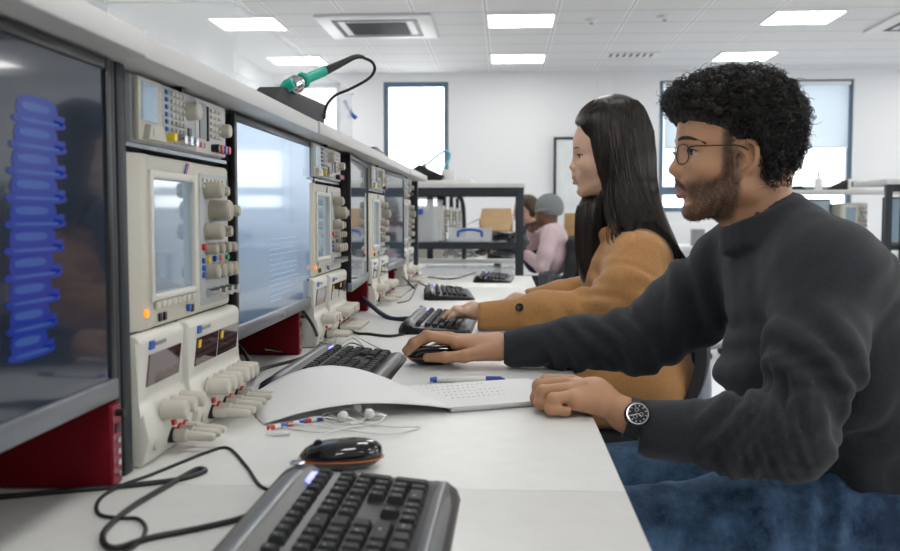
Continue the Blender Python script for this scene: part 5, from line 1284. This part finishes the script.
wbody = np_mesh([hpw[0], hL, hR, fb.mesh()], 'body', M['skin2'], wom)
def wom_tone(co):
    q = ((co-HW)@RW_)/SW; x, y, z = q.T; ay = np.abs(y); l = (np.abs(z+.0705) < .0115)*(ay < .021)*(x < -.089); l = l*np.clip((.0125-np.abs(z+.0705))/.003, 0, 1); o = np.stack([l*0, l, l*0], 1); o[(np.abs(co-HW) > .2).any(1)] = 0; return o
set_tone(wbody, wom_tone); eyes(wom, RW_*SW, HW)
WP = lambda p: tuple(RW_@(np.array(p)*SW)+HW)
M['hair2'] = hair_mat('dark_straight_hair', (.011, .008, .0065), .30, .6)
nt = M['hair2'].node_tree; tc = nt.nodes.new('ShaderNodeTexCoord'); mp = nt.nodes.new('ShaderNodeMapping'); mp.inputs['Scale'].default_value = (90, 90, 5); n = nt.nodes.new('ShaderNodeTexNoise'); n.inputs['Scale'].default_value = 1.4; n.inputs['Detail'].default_value = 3
r = nt.nodes.new('ShaderNodeValToRGB'); r.color_ramp.elements[0].position = .45; r.color_ramp.elements[0].color = (.006, .0045, .004, 1); r.color_ramp.elements[1].position = .72; r.color_ramp.elements[1].color = (.055, .032, .020, 1)  # paler brown streaks paint the highlights into the hair colour
nt.links.new(tc.outputs['Object'], mp.inputs[0]); nt.links.new(mp.outputs[0], n.inputs['Vector']); nt.links.new(n.outputs['Fac'], r.inputs[0]); nt.links.new(r.outputs[0], nt.nodes['Principled BSDF'].inputs['Base Color'])
for s_ in (-1, 1):
    MB().tube([WP(p) for p in ((-.0985, .012*s_, .0095), (-.0980, .024*s_, .0135), (-.090, .038*s_, .0135), (-.076, .0520*s_, .0070))], lambda f: .0021*(1-.5*f), 6, 6, 1.2).build('eyebrow', M['hair2'], wom, 180)
    MB().tube([WP(p) for p in ((-.0885, .019*s_, -.0065), (-.0915, .031*s_, -.0025), (-.0870, .0410*s_, -.0028), (-.0740, .0495*s_, -.0085))], .0012, 6, 6).build('eyelashes', M['hair2'], wom, 180)
# hair: a tube of hair from the crown down the back, and a lock down the chest
def hair_tube(C, RX, RY, n):
    C = [Vector(c) for c in C]; P = spline(C, n); ts = np.linspace(0, len(C)-1, len(P)); return P, np.interp(ts, range(len(C)), RX), np.interp(ts, range(len(C)), RY)
back = hair_tube([(.006, 0, .122), (.006, 0, .108), (.008, 0, .058), (.018, 0, -.010), (.036, -.002, -.085), (.066, -.050, -.165), (.104, -.105, -.235), (.138, -.140, -.295), (.152, -.150, -.332)], [.045, .072, .096, .094, .080, .066, .050, .034, .014], [.040, .062, .086, .095, .092, .078, .066, .050, .026], 5)
lock = hair_tube([(-.034, .035, -.020), (-.036, .032, -.095), (-.050, .015, -.150), (-.054, .000, -.220), (-.058, -.010, -.290), (-.062, -.012, -.340)], [.020, .032, .040, .038, .028, .010], [.030, .042, .048, .045, .034, .012], 5)
fw_ = Field((-.15, -.13, -.37), (.20, .13, .16), .0042)
for (P, RX, RY), kk in ((back, .02), (lock, .012)):
    for i in range(len(P)-1): fw_.ell(P[i], (RX[i], RY[i], max(.016, min(RX[i], .03))), .012)
for s_ in (1,): fw_.ell((-.052, .0, .078), (.046, .064, .040), .02).ell((.0, 0, .09), (.070, .06, .042), .03)
def facecut(f_, k): f_.ell((-.118, 0, .035), (.050, .15, .048), k, 'sub').ell((-.092, 0, -.025), (.052, .12, .082), k, 'sub').ell((-.062, -.04, -.085), (.034, .07, .036), k, 'sub').ell((-.11, 0, -.09), (.045, .12, .055), k, 'sub')
facecut(fw_, .006)
FD = fw_.D.copy(); GD = np.stack(np.gradient(FD, fw_.h), -1)
V, Fq = tf([(fw_.mesh()[0]*SW, fw_.mesh()[1])], RW_, HW)[0]
np_mesh([(V, Fq)], 'hair', M['hair2'], wom)
rs = np.random.RandomState(5); cur = []
def in_face(p): return (((p[0]+.118)/.050)**2+(p[1]/.15)**2+((p[2]-.035)/.048)**2 < 1) or (((p[0]+.092)/.050)**2+(p[1]/.12)**2+((p[2]+.025)/.080)**2 < 1) or (((p[0]+.062)/.034)**2+((p[1]+.04)/.07)**2+((p[2]+.085)/.036)**2 < 1) or (((p[0]+.11)/.045)**2+(p[1]/.12)**2+((p[2]+.09)/.055)**2 < 1)
for (P, RX, RY), num, s0m in ((back, 3600, .30), (lock, 500, .3)):
    n_ = len(P)
    for q in range(num):
        ph = rs.uniform(0, 2*PI); a = int(rs.uniform(0, s0m)*n_) if rs.rand() < .75 else int(rs.uniform(0, .7)*n_); b = int(n_*rs.uniform(.70, .90)); off = rs.uniform(.97, 1.03); wv_ = rs.uniform(-.18, .18); pts = []
        for i in range(a, max(b, a+5)):
            if i >= n_: break
            t = i/n_; o2 = off+.10*rs.rand()*0+max(0, t-.75)*rs.uniform(-.1, .1); pt = (P[i][0]+RX[i]*o2*math.cos(ph+wv_*t), P[i][1]+RY[i]*o2*math.sin(ph+wv_*t), P[i][2])
            if in_face(pt): 
                if len(pts) > 4: break
                pts = []; continue
            pts.append(pt)
        if len(pts) > 4: cur.append(np.array(pts))
# loose strands over the shoulder
for q in range(60):
    y = rs.uniform(-.105, -.06); x0 = rs.uniform(-.03, .06); pts = [(x0*.5, -.08, -.06+rs.uniform(-.02, .02)), (x0*.8, y*.95, -.12), (x0+.01, y-.012, -.17), (x0+rs.uniform(.0, .05), y-.022, -.225), (x0+rs.uniform(.0, .06), y-.020, -.26-rs.uniform(0, .04))]; cur.append(np.array([tuple(v) for v in spline(pts, 4)]))
def to_surface(cs, off):
    n_ = [len(c) for c in cs]; P = np.concatenate(cs).astype(float)
    for _ in range(4):
        i = np.clip(np.round((P-fw_.lo)/fw_.h).astype(int), 0, np.array(FD.shape)-1); r_ = (P-(fw_.lo+i*fw_.h)); g_ = GD[i[:, 0], i[:, 1], i[:, 2]]; gn = np.linalg.norm(g_, axis=1)[:, None]; gu = g_/np.maximum(gn, .3)
        d = FD[i[:, 0], i[:, 1], i[:, 2]]+(g_*r_).sum(1); P -= gu*np.clip(d-off, -.02, .02)[:, None]
    i = np.clip(np.round((P-fw_.lo)/fw_.h).astype(int), 0, np.array(FD.shape)-1); bad = np.abs(FD[i[:, 0], i[:, 1], i[:, 2]]) > .007
    out = []; o_ = 0
    for k in n_:
        c = P[o_:o_+k].copy(); bq = np.nonzero(bad[o_:o_+k])[0]
        if len(bq): c = c[:bq[0]]
        if len(c) < 4: o_ += k; continue
        c[1:-1] = (c[:-2]+c[1:-1]*2+c[2:])/4; out.append(c); o_ += k
    return out
nb = len(cur)-60; offs = np.concatenate([np.full(len(c), rs.uniform(-.0008, .0016)) for c in cur[:nb]]); cur = to_surface(cur[:nb], offs)+cur[nb:]
strands('hair_strands', M['hair2'], wom, [(c*SW)@RW_.T+HW for c in cur], .0011, .35)
# coat
shA, elA = (.330, 2.320, .925), (.262, 2.315, .800); shB, elB = (.330, 2.650, .945), (.270, 2.725, .805)
fc = Field((-.12, 2.15, .44), (.60, 2.90, 1.06), .0068)
fc.ell((.330, 2.48, .885), (.128, .180, .115), 0).ell((.335, 2.48, .760), (.138, .172, .15), .06).ell((.345, 2.48, .610), (.145, .195, .135), .06).cap((.33, 2.36, .935), (.33, 2.62, .940), .058, .060, .06)
fc.cap((.34, 2.48, .95), (.302, 2.475, 1.01), .075, .052, .04)
fc.chain([shA, (.30, 2.295, .86), elA], (.062, .062, .058), .05); fc.chain([elA, (.10, 2.350, .790), (-.060, 2.369, .7790)], (.060, .048, .036), .04)
fc.chain([shB, (.31, 2.71, .87), elB], (.068, .062, .056), .05); fc.chain([elB, (.17, 2.735, .797), (.060, 2.738, .785)], (.054, .044, .035), .04)
fc.chain([(.37, 2.40, .585), (.22, 2.385, .60), (.12, 2.385, .59)], (.10, .085, .06), .05); fc.chain([(.37, 2.57, .585), (.22, 2.585, .60), (.12, 2.585, .59)], (.10, .085, .06), .05)
ring = [(.292+.062*math.cos(2*PI*k/24), 2.472+.070*math.sin(2*PI*k/24), .998+.022*math.cos(2*PI*k/24)) for k in range(25)]; fc.chain(ring, [.014]*25, .014)
fc.cap((.24, 2.47, 1.03), (.245, 2.47, .93), .040, .022, .01, 'sub')
fc.cap((-.15, 2.374, .779), (-.107, 2.371, .779), .05, .05, .002, 'sub'); fc.cap((-.02, 2.74, .784), (.020, 2.739, .784), .05, .05, .002, 'sub')
fol = [limb_folds(shA, elA, .07, .0060, 3.2, 21, .1, 1.1, 2.2), limb_folds(elA, (-.04, 2.368, .78), .055, .0050, 4, 22, -.1, .8, 2.6), limb_folds((.36, 2.48, .50), (.33, 2.48, .94), .20, .0100, 4, 23, -.1, .9, 2.8, .2), limb_folds(shB, elB, .07, .004, 3, 24, .1, 1.1, 2.2)]
M['coat'] = mat('camel_wool', (.44, .215, .070), .85, sheen=.3, bump=.3, bscale=600, var=.08, vscale=200)
np_mesh(cloth_disp([fc.mesh()], 13, .004, fol), 'coat', M['coat'], wom)
mb = MB()
bp_ = at(519.5, 307.5, 2.314); mb.bm.free()
MB().lathe(bp_, Vector((-.15, -1, .45)), [(-.004, .0095), (.003, .0100), (.004, .0070), (.0025, .005)], 20).build('button', M['gloss'], wom)
M['trouser'] = mat('black_trousers', (.012, .012, .014), .85)
ft = Field((-.05, 2.2, .02), (.55, 2.8, .66), .012)
for y in (2.40, 2.57): ft.chain([(.36, y, .55), (.02, y, .575), (.00, y, .30), (.02, y, .08)], (.078, .062, .05, .042), .03)
np_mesh([ft.mesh()], 'trousers', M['trouser'], wom)
for y in (2.40, 2.57): MB().box((-.14, y-.045, .0), (.06, y+.045, .08), .03, 3).build('shoe', M['black'], wom)

# =================================================================== two people at the far bench
def far_person(label, H_, R_, skin, hairf, top_col, torso, arms, extra=None):
    t = thing('person', label, 'person'); p = [head_far[0]]; p = tf(p, R_, H_); f = Field(*torso[0], .012)
    for c, r in torso[1]: f.ell(c, r, .05)
    for ch_, r in arms: f.chain(ch_, r, .03)
    g_ = Field(*torso[0], .016)
    for c, r in torso[1]: g_.ell(c, tuple(q*.7 for q in r), .05)
    g_.cap(torso[1][0][0], tuple(np.array(H_)+(.02, 0, -.10)), .05, .045, .03)
    for ch_, r in arms: g_.chain(ch_, [q*.6 for q in r], .02)
    np_mesh([p[0], g_.mesh()]+([tf_hand(h_) for h_ in extra] if extra else []), 'body', skin, t); eyes(t, R_, H_)
    np_mesh(cloth_disp([f.mesh()], 31, .006, ()), 'sweater', top_col, t); hairf(t); return t
hf = head_field(0, .0045); head_far = [hf.mesh()]
def tf_hand(h_):
    (a, b, c) = h_; lo = np.minimum(np.minimum(a, b), c)-.06; hi = np.maximum(np.maximum(a, b), c)+.06; f = Field(lo, hi, .005); f.chain([a, b], [.034, .026], .01); d = (np.array(c)-np.array(b))
    n_ = np.cross(d, (0, 0, 1.)); n_ /= np.linalg.norm(n_)+1e-9
    for i in range(4): f.chain([b, np.array(b)+d*.5+n_*(i-1.5)*.013, np.array(c)+n_*(i-1.5)*.017], [.020, .010, .007], .003)
    f.chain([b, np.array(b)+d*.3+n_*.035, np.array(b)+d*.55+n_*.042], [.016, .010, .008], .004); return f.mesh()
M['skin3'] = skin_mat('dark_brown_skin', (.17, .085, .050), lips=(.2, .08, .06)); M['skin4'] = skin_mat('rosy_skin', (.62, .36, .28), lips=(.5, .2, .17))
M['pinkw'] = mat('pale_pink_sweater', (.66, .50, .53), .85, sheen=.3, bump=.3, bscale=300); M['purple'] = mat('dark_purple_top', (.035, .025, .06), .8)
M['beanie'] = mat('grey_knit', (.22, .24, .25), .9, bump=.6, bscale=350); M['brownhair'] = hair_mat('brown_hair', (.055, .030, .018), .5)
HB = np.array(at(547.5, 213, 7.7)); RB = rotz(math.radians(-22))
def beanie(t):
    f = Field((-.13, -.12, -.04), (.15, .12, .19), .005); f.ell((.016, 0, .062), (.112, .096, .098), 0).ell((.04, 0, .03), (.090, .090, .078), .03); f.ell((-.06, 0, -.05), (.085, .15, .085), .008, 'sub').ell((.03, 0, -.10), (.15, .15, .09), .008, 'sub')
    ring = [(.012+.108*math.cos(2*PI*k/30), .092*math.sin(2*PI*k/30), .022-.012*math.cos(2*PI*k/30)*-1) for k in range(31)]; f.chain(ring, [.010]*31, .006); np_mesh(tf([f.mesh()], RB, HB), 'beanie', M['beanie'], t)
bx, bz = HB[0], HB[2]
far_person('person in a grey beanie and pale pink sweater seated with a hand at the cheek', HB, RB, M['skin3'], beanie, M['pinkw'],
    (((bx-.25, 7.33, .50), (bx+.32, 8.03, 1.02)), [((bx+.05, 7.70, .845), (.115, .18, .12)), ((bx+.06, 7.70, .70), (.13, .17, .15)), ((bx+.04, 7.70, .93), (.07, .09, .055))]),
    [([(bx+.02, 7.54, .90), (bx-.02, 7.48, .74), (bx-.05, 7.50, .64)], (.068, .062, .058)), ([(bx-.05, 7.50, .64), (bx-.17, 7.63, .72)], (.056, .042)), ([(bx+.0, 7.86, .90), (bx-.12, 7.90, .80), (bx-.13, 7.82, .90)], (.062, .052, .038))],
    [((bx-.13, 7.82, .90), (bx-.115, 7.78, .955), (bx-.085, 7.72, .99))])
t = thing('jacket', 'black jacket hung over the back of the grey beanie person\'s chair', 'jacket', (.065, 0, 0))
fjk = Field((.20, 7.43, .38), (.62, 8.03, 1.0), .011); P = [(.50, y, z) for y in (7.54, 7.73, 7.92) for z in (.82, .62)]
fjk.cap((.475, 7.54, .80), (.475, 7.92, .82), .050, .050, .02); fjk.ell((.515, 7.71, .68), (.060, .21, .19), .05).ell((.53, 7.65, .56), (.065, .19, .12), .04); fjk.chain([(.47, 7.56, .80), (.46, 7.51, .66), (.42, 7.48, .52)], [.05, .048, .04], .03)
np_mesh(cloth_disp([fjk.mesh()], 41, .010, ()), 'shell', M['chairf'], t); MB().box((.40, 7.48, .60), (.47, 7.54, .66), .01).build('pocket_flap', M['chairg'], t)
HA = np.array(at(526, 210.5, 8.35)); RA = rotz(math.radians(4))
def brownhair(t):
    f = Field((-.12, -.11, -.09), (.13, .11, .17), .005); f.ell((.014, 0, .055), (.100, .086, .088), 0).ell((.04, 0, -.0), (.078, .080, .075), .03); f.ell((-.095, 0, -.02), (.065, .12, .080), .008, 'sub')
    for s_ in (-1, 1): f.ell((.0, .088*s_, -.03), (.026, .03, .036), .006, 'sub')
    np_mesh(cloth_disp(tf([f.mesh()], RA, HA), 4, .004, ()), 'hair', M['brownhair'], t)
    g = MB()
    for s_ in (-1, 1):
        g.tube([Vector(tuple(RA@np.array((-.103+.3*max(0, abs(s_*.032+.022*math.cos(a))-.018), s_*.032+.022*math.cos(a), -.011+.016*math.sin(a)))+HA)) for a in [2*PI*k/16 for k in range(17)]], .0022, 6, 0)
        g.tube([Vector(tuple(RA@np.array(p)+HA)) for p in ((-.093, .054*s_, -.004), (-.07, .07*s_, -.002), (.0, .083*s_, -.004))], .0022, 6, 4)
    g.build('glasses', M['black'], t)
ax_ = HA[0]
far_person('person with short brown hair and dark glasses seated beyond the grey beanie', HA, RA, M['skin4'], brownhair, M['purple'],
    (((ax_-.2, 8.05, .50), (ax_+.32, 8.70, 1.02)), [((ax_+.08, 8.35, .83), (.11, .17, .13)), ((ax_+.09, 8.35, .68), (.12, .16, .15)), ((ax_+.05, 8.35, .93), (.07, .09, .05))]),
    [([(ax_+.06, 8.20, .89), (ax_+.0, 8.16, .76), (ax_-.12, 8.22, .77)], (.06, .05, .038)), ([(ax_+.06, 8.50, .89), (ax_+.0, 8.54, .76), (ax_-.12, 8.50, .77)], (.06, .05, .038))],
    [((ax_-.12, 8.22, .78), (ax_-.17, 8.24, .79), (ax_-.23, 8.25, .775)), ((ax_-.12, 8.50, .78), (ax_-.17, 8.48, .79), (ax_-.23, 8.46, .775))])
